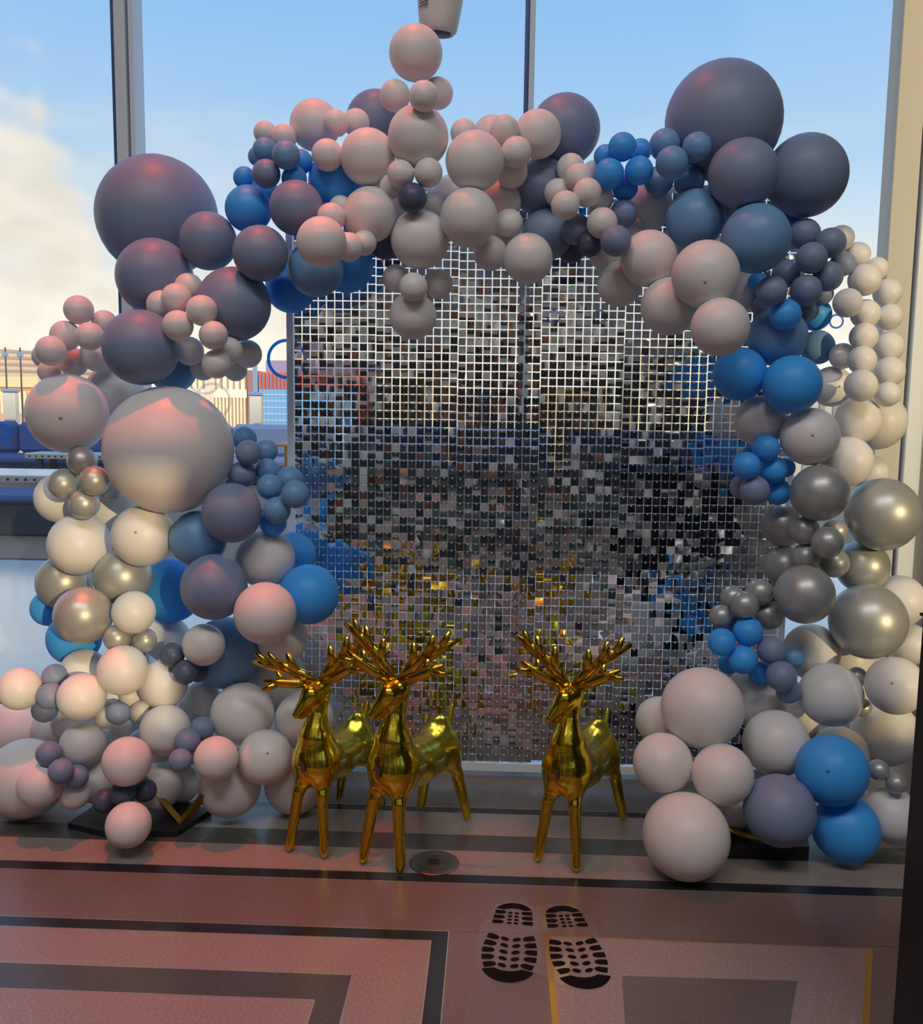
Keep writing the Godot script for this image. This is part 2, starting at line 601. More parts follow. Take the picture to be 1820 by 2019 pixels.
func terrace() -> void:
	var terrace_mat := terrazzo(Color8(255, 254, 250), 0.13)
	terrace_mat.metallic_specular = 1.0
	structure("floor_terrace", box(Vector3(-24, -0.3, -4.35), Vector3(24, -0.004, -0.86)), terrace_mat)
	structure("trim_drain_slot", box(Vector3(-24, -0.02, -4.44), Vector3(24, -0.006, -4.35)), M.sofa_base)
	structure("floor_terrace_deck", box(Vector3(-24, -0.3, -16.0), Vector3(24, -0.004, -4.44)), mat(Color8(150, 116, 92), 0.7))
	sofa(Vector3(-10.2, 0, -12.7), 3.6, 2, M.sofa, M.sofa_base, "blue outdoor sofa with rounded cushions behind the studded tables", 0.98)
	sofa(Vector3(-6.4, 0, -12.75), 3.6, 2, M.sofa_pale, M.sofa_base, "pale grey outdoor sofa behind the biggest white balloon and orange table", 0.99)
	sofa(Vector3(-2.6, 0, -12.75), 3.6, 2, M.sofa_pale, M.sofa_base, "pale grey outdoor sofa glimpsed through the sequin wall's left half", 0.99)
	sofa(Vector3(1.2, 0, -12.7), 3.6, 2, M.sofa, M.sofa_base, "blue outdoor sofa glimpsed through the sequin wall's right half", 0.98)
	var d := thing("daybed", "low blue upholstered daybed on the terrace before the studded tables", "daybed", Vector3(-8.6, 0, -6.55))
	put("base", box(Vector3(0, 0, 0), Vector3(4.6, 0.32, 0.85), 0.02), M.sofa_base, d)
	put("cushion", box(Vector3(-0.02, 0.325, -0.02), Vector3(4.62, 0.41, 0.87), 0.03), M.sofa, d)
	studded_table(Vector2(-7.4, -7.7), Vector2(-4.75, -6.75), 0.53, 0.25, "white topped table with studded rim, nearer of the two on terrace")
	studded_table(Vector2(-7.45, -11.5), Vector2(-5.6, -10.9), 0.53, 0.05, "white topped table with studded rim against the blue sofa")
	var w := thing("wooden_side_table", "orange wooden side table with slim pale legs on the terrace", "table", Vector3(-3.0, 0, -11.1))
	put("table_top", box(Vector3(-0.42, 0.70, -0.35), Vector3(0.5, 0.75, 0.35), 0.012), M.wood, w)
	for sx in [-0.25, 0.3]:
		for sz in [-0.25, 0.25]:
			put("leg", box(Vector3(sx - 0.02, 0, sz - 0.02), Vector3(sx + 0.02, 0.7, sz + 0.02), 0.004), M.brass, w)
	var rail := thing("glass_balustrade", "clear glass balustrade along the terrace edge behind the sofas", "balustrade", Vector3(0, 0, -13.6))
	for k in 12:
		put("pane", box(Vector3(-18.0 + 3.0 * k + 0.02, 0.1, -0.008), Vector3(-15.0 + 3.0 * k - 0.02, 1.15, 0.008)), M.glass, rail)
	for x in [-8.9, -4.35, -0.2, 4.0, 8.2]:
		var s: String = ["beyond the blue sofa at the frame edge", "beyond the pale sofa beside the red and blue tower", "behind the sequin wall's left half", "behind the sequin wall's right half", "far out on the terrace edge"][int((x + 9.0) / 4.2)]
		var t := thing("chrome_post", "square mirror chrome post " + s, "post", Vector3(x, 0, -13.3), 0.0, "chrome posts on the terrace edge")
		put("column", box(Vector3(-0.11, 0, -0.08), Vector3(0.11, 1.5, 0.08), 0.012), M.chrome, t)
		put("cap", box(Vector3(-0.13, 1.5, -0.10), Vector3(0.13, 1.56, 0.10), 0.01), M.frame_white, t)
	for e in [[-9.05, "outer slim pole clamped above the sofa at the frame edge"], [-8.77, "inner slim pole clamped above the sofa at the frame edge"]]:
		var t := thing("slim_pole", e[1], "pole", Vector3(e[0], 0, -13.45), 0.0, "slim poles on the terrace edge")
		put("rod", box(Vector3(-0.012, 0, -0.012), Vector3(0.012, 2.32, 0.012), 0.003), M.steel, t)
		put("clamp", box(Vector3(-0.055, 2.15, -0.03), Vector3(0.045, 2.23, 0.03), 0.006), M.frame_white, t)
	var wp := thing("white_pole", "thick white pole beside the red and blue tower", "pole", Vector3(-4.52, 0, -13.9))
	put("shaft", lathe([Vector2(0.045, 0.0), Vector2(0.045, 2.3), Vector2(0.0, 2.3)], 16), M.ring_white, wp)


func facade(called: String, label: String, lo: Vector3, hi: Vector3, wall_c: Color) -> Node3D:
	var t := thing(called, label, "building", Vector3((lo.x + hi.x) / 2, lo.y, hi.z))
	var h := (hi - lo)
	put("wall", box(Vector3(-h.x / 2, 0, -h.z), Vector3(h.x / 2, h.y, 0)), mat(wall_c, 0.8), t)
	return t


func bars(t: Node3D, called: String, lo: Vector2, hi: Vector2, n: int, fill: float, vertical: bool, depth: float, c: Color) -> void:
	var st := begin()
	for k in n:
		if vertical:
			var s := (hi.x - lo.x) / n
			add_box(st, Vector3(lo.x + s * k, lo.y, 0), Vector3(lo.x + s * (k + fill), hi.y, depth))
		else:
			var s := (hi.y - lo.y) / n
			add_box(st, Vector3(lo.x, lo.y + s * k, 0), Vector3(hi.x, lo.y + s * (k + fill), depth))
	put(called, done(st), mat(c, 0.75), t).set_meta("kind", "stuff")


func city() -> void:
	structure("ground", box(Vector3(-500, -62, -700), Vector3(500, -60, -17)), mat(Color8(186, 172, 150), 0.9))
	var g := -60.0
	# curved hotel with horizontal bands
	var t := thing("curved_hotel", "beige curved tower with horizontal window bands at the frame edge", "building", Vector3(-112, g, -190))
	var st := begin()
	for k in 15:
		var a0 := lerpf(0.1, 1.15, k / 15.0)
		var a1 := lerpf(0.1, 1.15, (k + 1) / 15.0)
		var p0 := Vector3(32 * sin(a0), 0, 32 * cos(a0) - 10)
		var p1 := Vector3(32 * sin(a1), 0, 32 * cos(a1) - 10)
		var up := Vector3(0, 71.5 - k * 0.10, 0)
		quad(st, p0, p1, p1 + up, p0 + up)
		quad(st, p0 + up, p1 + up, Vector3(0, up.y, -10), Vector3(0, up.y, -10))
	put("wall", done(st), mat(Color8(226, 204, 182), 0.8), t)
	st = begin()
	for f in 22:
		var y := 44.0 + f * 1.25
		for k in 15:
			var a0 := lerpf(0.1, 1.15, k / 15.0)
			var a1 := lerpf(0.1, 1.15, (k + 1) / 15.0)
			var p0 := Vector3(32.3 * sin(a0), y, 32.3 * cos(a0) - 10)
			var p1 := Vector3(32.3 * sin(a1), y, 32.3 * cos(a1) - 10)
			var up := Vector3(0, 0.5, 0)
			quad(st, p0, p1, p1 + up, p0 + up)
	put("window_bands", done(st), mat(Color8(176, 156, 140), 0.5), t).set_meta("kind", "stuff")
	# ribbed hotel wing before it
	t = facade("ribbed_hotel", "orange framed hotel wing with vertical ribs before the curved tower", Vector3(-90, g, -158), Vector3(-73, 4.9, -142), Color8(226, 172, 124))
	bars(t, "ribs", Vector2(-8.5, 40), Vector2(8.2, 62.6), 22, 0.55, true, 0.5, Color8(255, 236, 190))
	put("cornice", box(Vector3(-8.6, 63.2, 0), Vector3(8.6, 64.9, 0.8)), mat(Color8(252, 222, 170), 0.8), t)
	put("band", box(Vector3(-8.5, 57.6, 0), Vector3(8.5, 59.0, 0.6)), mat(Color8(226, 176, 158), 0.8), t)
	# yellow ribbed hotel
	t = facade("yellow_hotel", "yellow hotel front with dark vertical ribs above the pale sofa", Vector3(-56, g, -166), Vector3(-41.6, 6.4, -150), Color8(206, 168, 122))
	bars(t, "ribs", Vector2(-7.2, 54.0), Vector2(7.2, 62.0), 24, 0.5, true, 0.4, Color8(255, 246, 214))
	put("cornice", box(Vector3(-7.2, 62.0, 0), Vector3(7.2, 63.4, 0.5)), mat(Color8(255, 248, 224), 0.8), t)
	bars(t, "upper_ribs", Vector2(-7.2, 63.4), Vector2(7.2, 66.4), 14, 0.62, true, 0.4, Color8(255, 248, 224))
	put("pier", box(Vector3(0.2, 54, 0), Vector3(1.6, 66.4, 0.7)), mat(Color8(250, 226, 200), 0.8), t)
	facade("slim_tower", "slim mauve tower between the yellow hotel and the red one", Vector3(-41.3, g, -156), Vector3(-40.3, 6.6, -149), Color8(176, 124, 128))
	# red over blue tower
	t = facade("red_blue_tower", "tower with red upper floors over blue glass floors", Vector3(-39.6, g, -170), Vector3(-23.0, 6.4, -150), Color8(234, 112, 92))
	put("glass_floors", box(Vector3(-8.3, 0, 0), Vector3(8.3, 63.5, 0.3)), mat(Color8(128, 186, 232), 0.4), t)
	bars(t, "spandrels", Vector2(-8.3, 54.0), Vector2(8.3, 63.6), 9, 0.16, false, 0.45, Color8(176, 216, 244))
	bars(t, "fins", Vector2(-8.3, 54.0), Vector2(8.3, 66.2), 26, 0.14, true, 0.42, Color8(150, 170, 206))
	t = facade("purple_block", "purple grey rooftop block rising behind the red and blue tower", Vector3(-44.0, g, -190), Vector3(-24, 9.3, -172), Color8(176, 156, 196))
	put("penthouse", box(Vector3(-5.9, 69.3, -6), Vector3(0, 71.2, -1)), mat(Color8(236, 202, 190), 0.8), t)
	put("penthouse", box(Vector3(-4.6, 71.2, -6), Vector3(0, 73.0, -2)), mat(Color8(190, 172, 200), 0.8), t)
	# towers that only the gaps of the sequin wall show
	for e in [[-20, -10, 6.1, Color8(254, 242, 204), "cream tower glimpsed through the sequin wall, second from the red tower"], [-7, 5, 3.4, Color8(206, 196, 190), "grey low tower glimpsed through the middle of the sequin wall"], [8, 19, 4.4, Color8(226, 196, 150), "tan tower glimpsed through the sequin wall, right of its middle"], [23, 37, 12.6, Color8(254, 242, 208), "tallest cream tower glimpsed through the sequin wall's right side"], [40, 60, 5.0, Color8(196, 186, 180), "wide grey tower behind the right balloon leg"]]:
		t = facade("city_tower", e[4], Vector3(e[0], g, -168), Vector3(e[1], e[2], -150), e[3])
		var half: float = (e[1] - e[0]) * 0.5
		bars(t, "window_columns", Vector2(-half, 48), Vector2(half, 58.5 + e[2]), 9, 0.4, true, 0.3, Color8(150, 140, 130))


# ------------------------------------------------------------------ floor
func floor_inlays() -> void:
	var fl := structure("floor", box(Vector3(-6, -0.3, -0.86), Vector3(8, -0.002, 8)), terrazzo(Color8(150, 128, 124), 0.3))
	var grey := terrazzo(Color8(122, 112, 104), 0.26)
	var light := terrazzo(Color8(160, 146, 138), 0.3)
	var band := terrazzo(Color8(84, 84, 82), 0.26)
	var black := terrazzo(Color8(36, 36, 42), 0.24)
	var mauve := terrazzo(Color8(124, 110, 104), 0.3)
	var pink := terrazzo(Color8(160, 143, 136), 0.3)
	var brown := terrazzo(Color8(116, 104, 98), 0.3)
	var strips := [[-0.75, 0.288, grey], [0.288, 0.329, black], [0.329, 0.489, light], [0.489, 0.596, band], [0.596, 0.742, light], [0.742, 0.792, black], [0.792, 1.037, mauve]]
	for s in strips:
		put("inlay", box(Vector3(-6, -0.002, s[0]), Vector3(8, 0.0, s[1])), s[2], fl)
	# framed field on the west side
	put("inlay", box(Vector3(-6, -0.002, 1.037), Vector3(-0.097, 0.0, 1.083)), black, fl)
	put("inlay", box(Vector3(-0.141, -0.002, 1.083), Vector3(-0.097, 0.0, 5.0)), black, fl)
	put("inlay", box(Vector3(-6, -0.002, 1.083), Vector3(-0.141, 0.0, 1.237)), pink, fl)
	put("inlay", box(Vector3(-0.323, -0.002, 1.237), Vector3(-0.141, 0.0, 5.0)), pink, fl)
	put("inlay", box(Vector3(-6, -0.002, 1.237), Vector3(-0.323, 0.0, 1.335)), band, fl)
	put("inlay", box(Vector3(-0.396, -0.002, 1.335), Vector3(-0.323, 0.0, 5.0)), band, fl)
	put("inlay", box(Vector3(-6, -0.002, 1.335), Vector3(-0.396, 0.0, 5.0)), pink, fl)
	# the passage between the two fields and the pale panel on the east side
	put("inlay", prism(PackedVector2Array([Vector2(-0.097, 1.037), Vector2(8, 1.037), Vector2(8, 5.0), Vector2(-0.097, 5.0)]), -0.002, -0.0008), mauve, fl)
	put("inlay", prism(PackedVector2Array([Vector2(0.17, 1.045), Vector2(0.986, 1.051), Vector2(0.62, 1.9), Vector2(0.17, 1.9)]), -0.0008, 0.0), terrazzo(Color8(166, 150, 144), 0.3), fl)
	put("inlay", prism(PackedVector2Array([Vector2(0.335, 1.203), Vector2(0.762, 1.198), Vector2(0.60, 1.58), Vector2(0.30, 1.58)]), 0.0, 0.0003), brown, fl)
	var gold := mat(Color8(190, 150, 70), 0.3, 0.8)
	put("divider_strip", box(Vector3(0.154, -0.001, 1.045), Vector3(0.17, 0.0006, 1.9)), gold, fl)
	put("divider_strip", prism(PackedVector2Array([Vector2(0.986, 1.051), Vector2(1.003, 1.051), Vector2(0.637, 1.9), Vector2(0.62, 1.9)]), -0.0008, 0.0006), gold, fl)
	put("divider_strip", box(Vector3(0.154, -0.001, 1.041), Vector3(0.62, 0.0006, 1.0465)), gold, fl)
	# thin metal edges between the colours
	var edge := mat(Color8(186, 178, 160), 0.3, 0.7)
	for z in [0.288, 0.489, 0.742, 0.792]:
		put("divider_strip", box(Vector3(-6, -0.001, z - 0.0012), Vector3(8, 0.0005, z + 0.0012)), edge, fl)
	for e in [[-0.097, 1.037], [-0.141, 1.083], [-0.323, 1.237], [-0.396, 1.335]]:
		put("divider_strip", box(Vector3(-6, -0.001, e[1] - 0.0012), Vector3(e[0], 0.0005, e[1] + 0.0012)), edge, fl)
		put("divider_strip", box(Vector3(e[0] - 0.0012, -0.001, e[1]), Vector3(e[0] + 0.0012, 0.0005, 5.0)), edge, fl)


# ------------------------------------------------------------------ sequin wall
func sequin_mesh(bend: float, swell: float, wide: float) -> ArrayMesh:
	# hangs down from its top edge, nearly square, slightly curved
	var w := wide * 0.5
	var h := wide + 0.0002
	var verts := PackedVector3Array()
	var norms := PackedVector3Array()
	var idx := PackedInt32Array()
	for j in 5:
		var v := j / 4.0
		for i in 3:
			var u := i - 1.0
			verts.append(Vector3(u * w, -v * h, bend * h * 0.25 * (1.0 - pow(2.0 * v - 1.0, 2)) + swell * w * 0.25 * (1.0 - u * u)))
			norms.append(Vector3(swell * u * 0.5, bend * (0.5 - v) * 2.0 * 0.5, 1.0).normalized())
	for j in 4:
		for i in 2:
			var a := j * 3 + i
			idx.append_array(PackedInt32Array([a, a + 1, a + 4, a, a + 4, a + 3]))
	var arr := []
	arr.resize(Mesh.ARRAY_MAX)
	arr[Mesh.ARRAY_VERTEX] = verts
	arr[Mesh.ARRAY_NORMAL] = norms
	arr[Mesh.ARRAY_INDEX] = idx
	var m := ArrayMesh.new()
	m.add_surface_from_arrays(Mesh.PRIMITIVE_TRIANGLES, arr)
	return m


func backdrop() -> void:
	var t := thing("shimmer_screen", "shimmering wall of square mirror sequins standing inside the balloon arch", "sequin screen", Vector3.ZERO)
	t.set_meta("kind", "thing")
	var x0 := -0.7255
	var pw := 0.295
	var y0 := 0.062
	var ph := 0.2955
	var p := 0.0295
	# frame of pale square tubes
	for s in [[x0 - 0.028, x0 - 0.004], [x0 + 6 * pw + 0.004, x0 + 6 * pw + 0.028]]:
		put("frame_post", box(Vector3(s[0], 0.0, -0.03), Vector3(s[1], y0 + 7 * ph + 0.02, 0.004), 0.003), M.frame_white, t)
	put("frame_rail", box(Vector3(x0 - 0.004, 0.012, -0.03), Vector3(x0 + 6 * pw + 0.004, y0 - 0.012, 0.002), 0.003), M.frame_white, t)
	put("frame_rail", box(Vector3(x0 - 0.004, y0 + 7 * ph, -0.03), Vector3(x0 + 6 * pw + 0.004, y0 + 7 * ph + 0.022, 0.002), 0.003), M.frame_white, t)
	# upper sequins made smaller, so wider gaps stand in for the glare between them
	var variants := [[], [], []]
	for k in 18:
		variants[k % 3].append(sequin_mesh(rng.randf_range(-0.07, 0.10), rng.randf_range(-0.03, 0.03), [0.0285, 0.0274, 0.0254][k % 3]))
	var pins := begin()
	add_lathe(pins, [Vector2(0.0025, 0.0), Vector2(0.0025, 0.002), Vector2(0.0015, 0.003), Vector2(0.0, 0.0032)], 6, Transform3D(Basis(Vector3.RIGHT, PI / 2), Vector3.ZERO))
	var pin := done(pins)
	var panel_mesh := box(Vector3(0.0006, 0.0006, -0.0015), Vector3(pw - 0.0006, ph - 0.0006, 0.0), 0.0)
	var rest := SurfaceTool.new()
	rest.begin(Mesh.PRIMITIVE_TRIANGLES)
	for c in 6:
		var shift := [0.0, -0.002, -0.006, 0.004, -0.003, 0.002][c] as float
		for r in 7:
			var at := Vector3(x0 + c * pw, y0 + r * ph + shift, 0.0)
			var panel := put("panel", panel_mesh, M.clear, t, Transform3D(Basis.IDENTITY, at))
			var single := r == 4 and c in [1, 2, 3]
			var pst := SurfaceTool.new()
			pst.begin(Mesh.PRIMITIVE_TRIANGLES)
			var lean := Vector2(rng.randf_range(-0.010, 0.010), rng.randf_range(-0.010, 0.010))
			for i in 10:
				for j in 10:
					var pos := Vector3((i + 0.5) * p, (j + 1) * p - 0.0022, 0.0045)
					var big := 2.6 if rng.randf() < 0.06 else 1.0
					var pitch := lean.x + rng.randfn(0.004, 0.044 if r < 4 else 0.03) * big
					var yaw := lean.y + rng.randfn(0.0, 0.050) * big
					var roll := rng.randfn(0.0, 0.018) * (big if big > 1.0 else 1.0)
					if rng.randf() < 0.0025:
						roll = 0.6
					var xf := Transform3D(Basis(Vector3.BACK, roll) * Basis(Vector3.UP, yaw) * Basis(Vector3.RIGHT, pitch), pos)
					var m: ArrayMesh = variants[0 if r < 3 else 1 if r == 3 else 2][rng.randi() % 6]
					if single:
						put("sequin", m, M.mirror, panel, xf)
					else:
						rest.append_from(m, 0, Transform3D(Basis.IDENTITY, at) * xf)
					pst.append_from(pin, 0, Transform3D(Basis.IDENTITY, pos + Vector3(0, -0.0028, 0.0005)))
			var ps := put("pins", pst.commit(), M.pin, panel)
			ps.set_meta("kind", "stuff")
	var many := put("sequins", rest.commit(), M.mirror, t)
	many.set_meta("kind", "stuff")


# ------------------------------------------------------------------ balloons
func balloon_skin(pear: float, stretch: float) -> ArrayMesh:
	var rows := 22
	var segs := 36
	var prof: Array[Vector2] = []
	for i in rows + 1:
		var a := PI * i / rows
		var low := smoothstep(deg_to_rad(105), PI, a)
		var r := sin(a) * (1.0 - pear * low)
		var y := cos(a) * stretch - 0.10 * pow(low, 3.0)
		prof.append(Vector2(maxf(r, 0.0), y))
	var v := PackedVector3Array()
	var n := PackedVector3Array()
	var idx := PackedInt32Array()
	for i in rows + 1:
		var before := prof[maxi(i - 1, 0)]
		var after := prof[mini(i + 1, rows)]
		var tan2 := (after - before).normalized()
		var nn := Vector2(-tan2.y, tan2.x)
		if i == 0: nn = Vector2(0, 1)
		if i == rows: nn = Vector2(0, -1)
		for k in segs + 1:
			var a := TAU * k / segs
			v.append(Vector3(prof[i].x * sin(a), prof[i].y, prof[i].x * cos(a)))
			n.append(Vector3(nn.x * sin(a), nn.y, nn.x * cos(a)))
	for i in rows:
		for k in segs:
			var a := i * (segs + 1) + k
			var b := a + segs + 1
			idx.append_array(PackedInt32Array([a, a + 1, b, a + 1, b + 1, b]))
	var arr := []
	arr.resize(Mesh.ARRAY_MAX)
	arr[Mesh.ARRAY_VERTEX] = v
	arr[Mesh.ARRAY_NORMAL] = n
	arr[Mesh.ARRAY_INDEX] = idx
	var m := ArrayMesh.new()
	m.add_surface_from_arrays(Mesh.PRIMITIVE_TRIANGLES, arr)
	return m


func balloon(c: String, x: float, y: float, z: float, r: float, label: String, group: String, facing := false) -> void:
	if skin_shapes.is_empty():
		for k in 4:
			skin_shapes.append(balloon_skin([0.03, 0.08, 0.12, 0.05][k], [1.0, 1.03, 1.05, 0.98][k]))
		knot_shape = lathe([Vector2(0.0, -1.34), Vector2(0.075, -1.33), Vector2(0.085, -1.29), Vector2(0.05, -1.25), Vector2(0.032, -1.21), Vector2(0.05, -1.17), Vector2(0.062, -1.13), Vector2(0.05, -1.07)], 12)
		dot_shape = lathe([Vector2(0.055, 0.985), Vector2(0.045, 1.012), Vector2(0.02, 1.03), Vector2(0.0, 1.032)], 12)
	var t := thing("balloon", label, "balloon", Vector3(x, y, z), 0.0, group)
	# the knot points back into the arch, the crown outwards
	var crown := Vector3(rng.randf_range(-0.45, 0.45), rng.randf_range(-0.3, 0.45), rng.randf_range(0.65, 1.0)).normalized()
	if facing:
		crown = (Vector3(0, 1.384, 3.305) - t.position).normalized() + Vector3(rng.randf_range(-0.25, 0.25), rng.randf_range(-0.25, 0.15), 0)
	crown = crown.normalized()
	var side := crown.cross(Vector3.BACK if absf(crown.z) < 0.9 else Vector3.RIGHT).normalized()
	t.basis = Basis(side, crown, side.cross(crown)).scaled(Vector3.ONE * r)
	var k := 0 if facing else rng.randi() % 4
	put("skin", skin_shapes[k], M[c], t)
	put("knot", knot_shape, M[c + "k"], t)
	if facing:
		put("crown_dot", dot_shape, M.dotB if c == "B" else M.dot, t)


func balloons() -> void:
	var g_crown_column := "balloons of the crown column"
	balloon("W", -0.275, 2.503, 0.23, 0.086, "medium white balloon, topmost of all, just under the hanging white fixture", g_crown_column)
	balloon("W", -0.341, 2.371, 0.232, 0.05, "small white balloon, left of the trio under the topmost balloon", g_crown_column)
	balloon("W", -0.208, 2.403, 0.158, 0.0512, "small white balloon, right of the trio under the topmost balloon", g_crown_column)
	balloon("W", -0.23, 2.3, 0.449, 0.045, "small white balloon, frontmost of the trio under the topmost balloon", g_crown_column)
	balloon("W", -0.254, 2.21, 0.353, 0.0943, "large white balloon, upright at the arch crown, directly below the trio", g_crown_column)
	balloon("W", -0.305, 2.092, 0.382, 0.0425, "small white balloon, left of the pair over the dark crown balloon", g_crown_column)
	balloon("W", -0.218, 2.091, 0.4, 0.0438, "small white balloon, right of the pair over the dark crown balloon", g_crown_column)
	balloon("W", -0.343, 2.072, 0.313, 0.0404, "small white balloon, orange-lit, tucked left of the dark crown balloon", g_crown_column)
	balloon("N", -0.267, 2.017, 0.398, 0.0457, "small dark slate balloon, darkest of all, alone at the middle of the arch crown", g_crown_column)
	balloon("W", -0.207, 2.023, 0.232, 0.0518, "small white balloon, right of and below the dark crown balloon", g_crown_column)
	balloon("W", -0.328, 2.023, 0.157, 0.0514, "small white balloon, below and left of the dark crown balloon", g_crown_column)
	balloon("W", -0.25, 1.908, 0.306, 0.0938, "medium white balloon, hanging low at the crown, above the three small dangling ones", g_crown_column)
	balloon("W", -0.334, 1.795, 0.232, 0.046, "small white balloon, left of the dangling trio before the sequin wall", g_crown_column)
	balloon("W", -0.269, 1.757, 0.317, 0.0465, "small white balloon, middle of the dangling trio before the sequin wall", g_crown_column)
	balloon("W", -0.196, 1.778, 0.232, 0.0494, "small white balloon, right of the dangling trio before the sequin wall", g_crown_column)
	balloon("W", -0.278, 1.676, 0.226, 0.0792, "medium white balloon, lowest dangling from the crown before the sequin wall", g_crown_column)
	var g_crown_left := "balloons of the crown left"
	balloon("W", -0.623, 2.311, 0.123, 0.0843, "medium white balloon, uppermost left of the crown, pink on top", g_crown_left)
	balloon("D", -0.428, 2.351, 0.03, 0.1041, "large slate-grey balloon, peeking up behind the white ones left of crown", g_crown_left)
	balloon("W", -0.533, 2.286, 0.232, 0.0423, "small white balloon, touching the uppermost white one left of the crown", g_crown_left)
	balloon("W", -0.478, 2.309, 0.159, 0.045, "small white balloon, red-topped, before the slate one peeking up left of crown", g_crown_left)
	balloon("W", -0.547, 2.165, 0.313, 0.0496, "small white balloon, under the uppermost white one left of the crown", g_crown_left)
	balloon("W", -0.417, 2.16, 0.31, 0.0882, "medium white balloon, red-topped, left beside the upright crown balloon", g_crown_left)
	balloon("B", -0.536, 2.11, 0.201, 0.0937, "medium bright-blue balloon, deep in shade under the red-topped white one", g_crown_left)
	balloon("W", -0.784, 2.277, 0.154, 0.0384, "small white balloon, topmost of the blue cluster's fringe, upper left", g_crown_left)
	balloon("W", -0.715, 2.255, 0.181, 0.0415, "small white balloon, second on the blue cluster's fringe, upper left", g_crown_left)
	balloon("U", -0.765, 2.199, 0.232, 0.0409, "small dusty-blue balloon, upper left of the blue cluster beside crown", g_crown_left)
	balloon("U", -0.672, 2.157, 0.34, 0.0443, "small dusty-blue balloon, front and centre of the blue cluster beside crown", g_crown_left)
	balloon("B", -0.646, 2.161, 0.247, 0.0393, "small bright-blue balloon, at the right rim of the upper left blue cluster", g_crown_left)
	balloon("U", -0.829, 2.219, 0.083, 0.0327, "small dusty-blue balloon, half hidden behind the upper left blue cluster", g_crown_left)
	balloon("B", -0.858, 2.133, 0.147, 0.0373, "small bright-blue balloon, leftmost of the upper left blue cluster", g_crown_left)
	balloon("D", -0.744, 2.108, 0.307, 0.045, "small slate-grey balloon, greyish, lowest front one of the upper left blue cluster", g_crown_left)
	balloon("B", -0.659, 2.098, 0.284, 0.0406, "small bright-blue balloon, lower right of the upper left blue cluster", g_crown_left)
	balloon("B", -0.789, 2.095, 0.156, 0.0441, "small bright-blue balloon, under the greyish one of the upper left blue cluster", g_crown_left)
	balloon("B", -0.822, 2.014, 0.234, 0.0765, "medium bright-blue balloon, below the upper left blue cluster, beside the giant slate one", g_crown_left)
	balloon("D", -0.64, 1.995, 0.346, 0.0851, "medium slate-grey balloon, brownish in shade, below the upper left blue cluster", g_crown_left)
	balloon("D", -0.751, 1.851, 0.363, 0.0871, "medium slate-grey balloon, between the medium slate and the bright blue ones, left shoulder", g_crown_left)
	balloon("W", -0.523, 1.96, 0.379, 0.0446, "small white balloon, orange-topped, upper of the white four over bright blue", g_crown_left)
	balloon("W", -0.528, 1.861, 0.514, 0.075, "medium white balloon, largest of the white four over bright blue", g_crown_left)
	balloon("W", -0.459, 1.862, 0.428, 0.0443, "small white balloon, lowest of the white four over bright blue", g_crown_left)
	balloon("W", -0.419, 1.883, 0.379, 0.0386, "small white balloon, rightmost of the white four over bright blue", g_crown_left)
	balloon("W", -0.51, 2.011, 0.273, 0.0396, "small white balloon, peeking above the orange-topped one of the white four", g_crown_left)
	balloon("W", -0.409, 1.979, 0.326, 0.086, "medium white balloon, large at the crown's lower left edge", g_crown_left)
	balloon("U", -0.593, 1.818, 0.271, 0.0905, "medium dusty-blue balloon, overlapping two bright blue ones above the sequin wall", g_crown_left)
	balloon("B", -0.516, 1.85, 0.117, 0.0898, "medium bright-blue balloon, touching the sequin wall's upper left, under the white four", g_crown_left)
	balloon("B", -0.712, 1.777, 0.114, 0.0866, "medium bright-blue balloon, over the top left corner of the sequin wall", g_crown_left)
	balloon("N", -0.387, 1.935, 0.087, 0.0583, "small dark slate balloon, dark, peeping out below the crown's left edge", g_crown_left)
	var g_left_shoulder := "balloons of the left shoulder"
	balloon("D", -1.21, 2.031, 0.004, 0.2114, "giant slate-grey balloon, biggest of the left shoulder, against the window post", g_left_shoulder)
	balloon("D", -0.959, 1.91, 0.23, 0.0937, "medium slate-grey balloon, resting on the giant slate one at left shoulder", g_left_shoulder)
	balloon("D", -1.147, 1.795, 0.216, 0.1265, "large slate-grey balloon, below the giant slate one, behind the small whites", g_left_shoulder)
	balloon("D", -0.861, 1.7, 0.286, 0.1205, "large slate-grey balloon, glossy, right of the small white cluster on left shoulder", g_left_shoulder)
	balloon("D", -1.137, 1.552, 0.378, 0.12, "large slate-grey balloon, glossy with orange top, lowest of the left shoulder", g_left_shoulder)
	balloon("U", -1.126, 1.495, 0.125, 0.0835, "medium dusty-blue balloon, tucked under the lowest glossy slate one, left", g_left_shoulder)
	balloon("W", -1.019, 1.707, 0.375, 0.0484, "small white balloon, frontmost of the small whites on the left shoulder", g_left_shoulder)
	balloon("W", -1.01, 1.753, 0.284, 0.0465, "small white balloon, topmost of the small whites on the left shoulder", g_left_shoulder)
	balloon("W", -1.09, 1.693, 0.321, 0.046, "small white balloon, leftmost of the small whites on the left shoulder", g_left_shoulder)
	balloon("W", -0.92, 1.665, 0.433, 0.0477, "small white balloon, right of the frontmost small white on left shoulder", g_left_shoulder)
	balloon("W", -0.999, 1.618, 0.427, 0.0478, "small white balloon, below the frontmost small white on left shoulder", g_left_shoulder)
	balloon("W", -0.88, 1.588, 0.448, 0.0446, "small white balloon, midmost of the small whites trailing off left shoulder", g_left_shoulder)
	balloon("W", -1.027, 1.55, 0.237, 0.0479, "small white balloon, lower left of the whites trailing off left shoulder", g_left_shoulder)
	balloon("W", -0.885, 1.501, 0.407, 0.0455, "small white balloon, pink-topped, bottom of the whites trailing off left shoulder", g_left_shoulder)
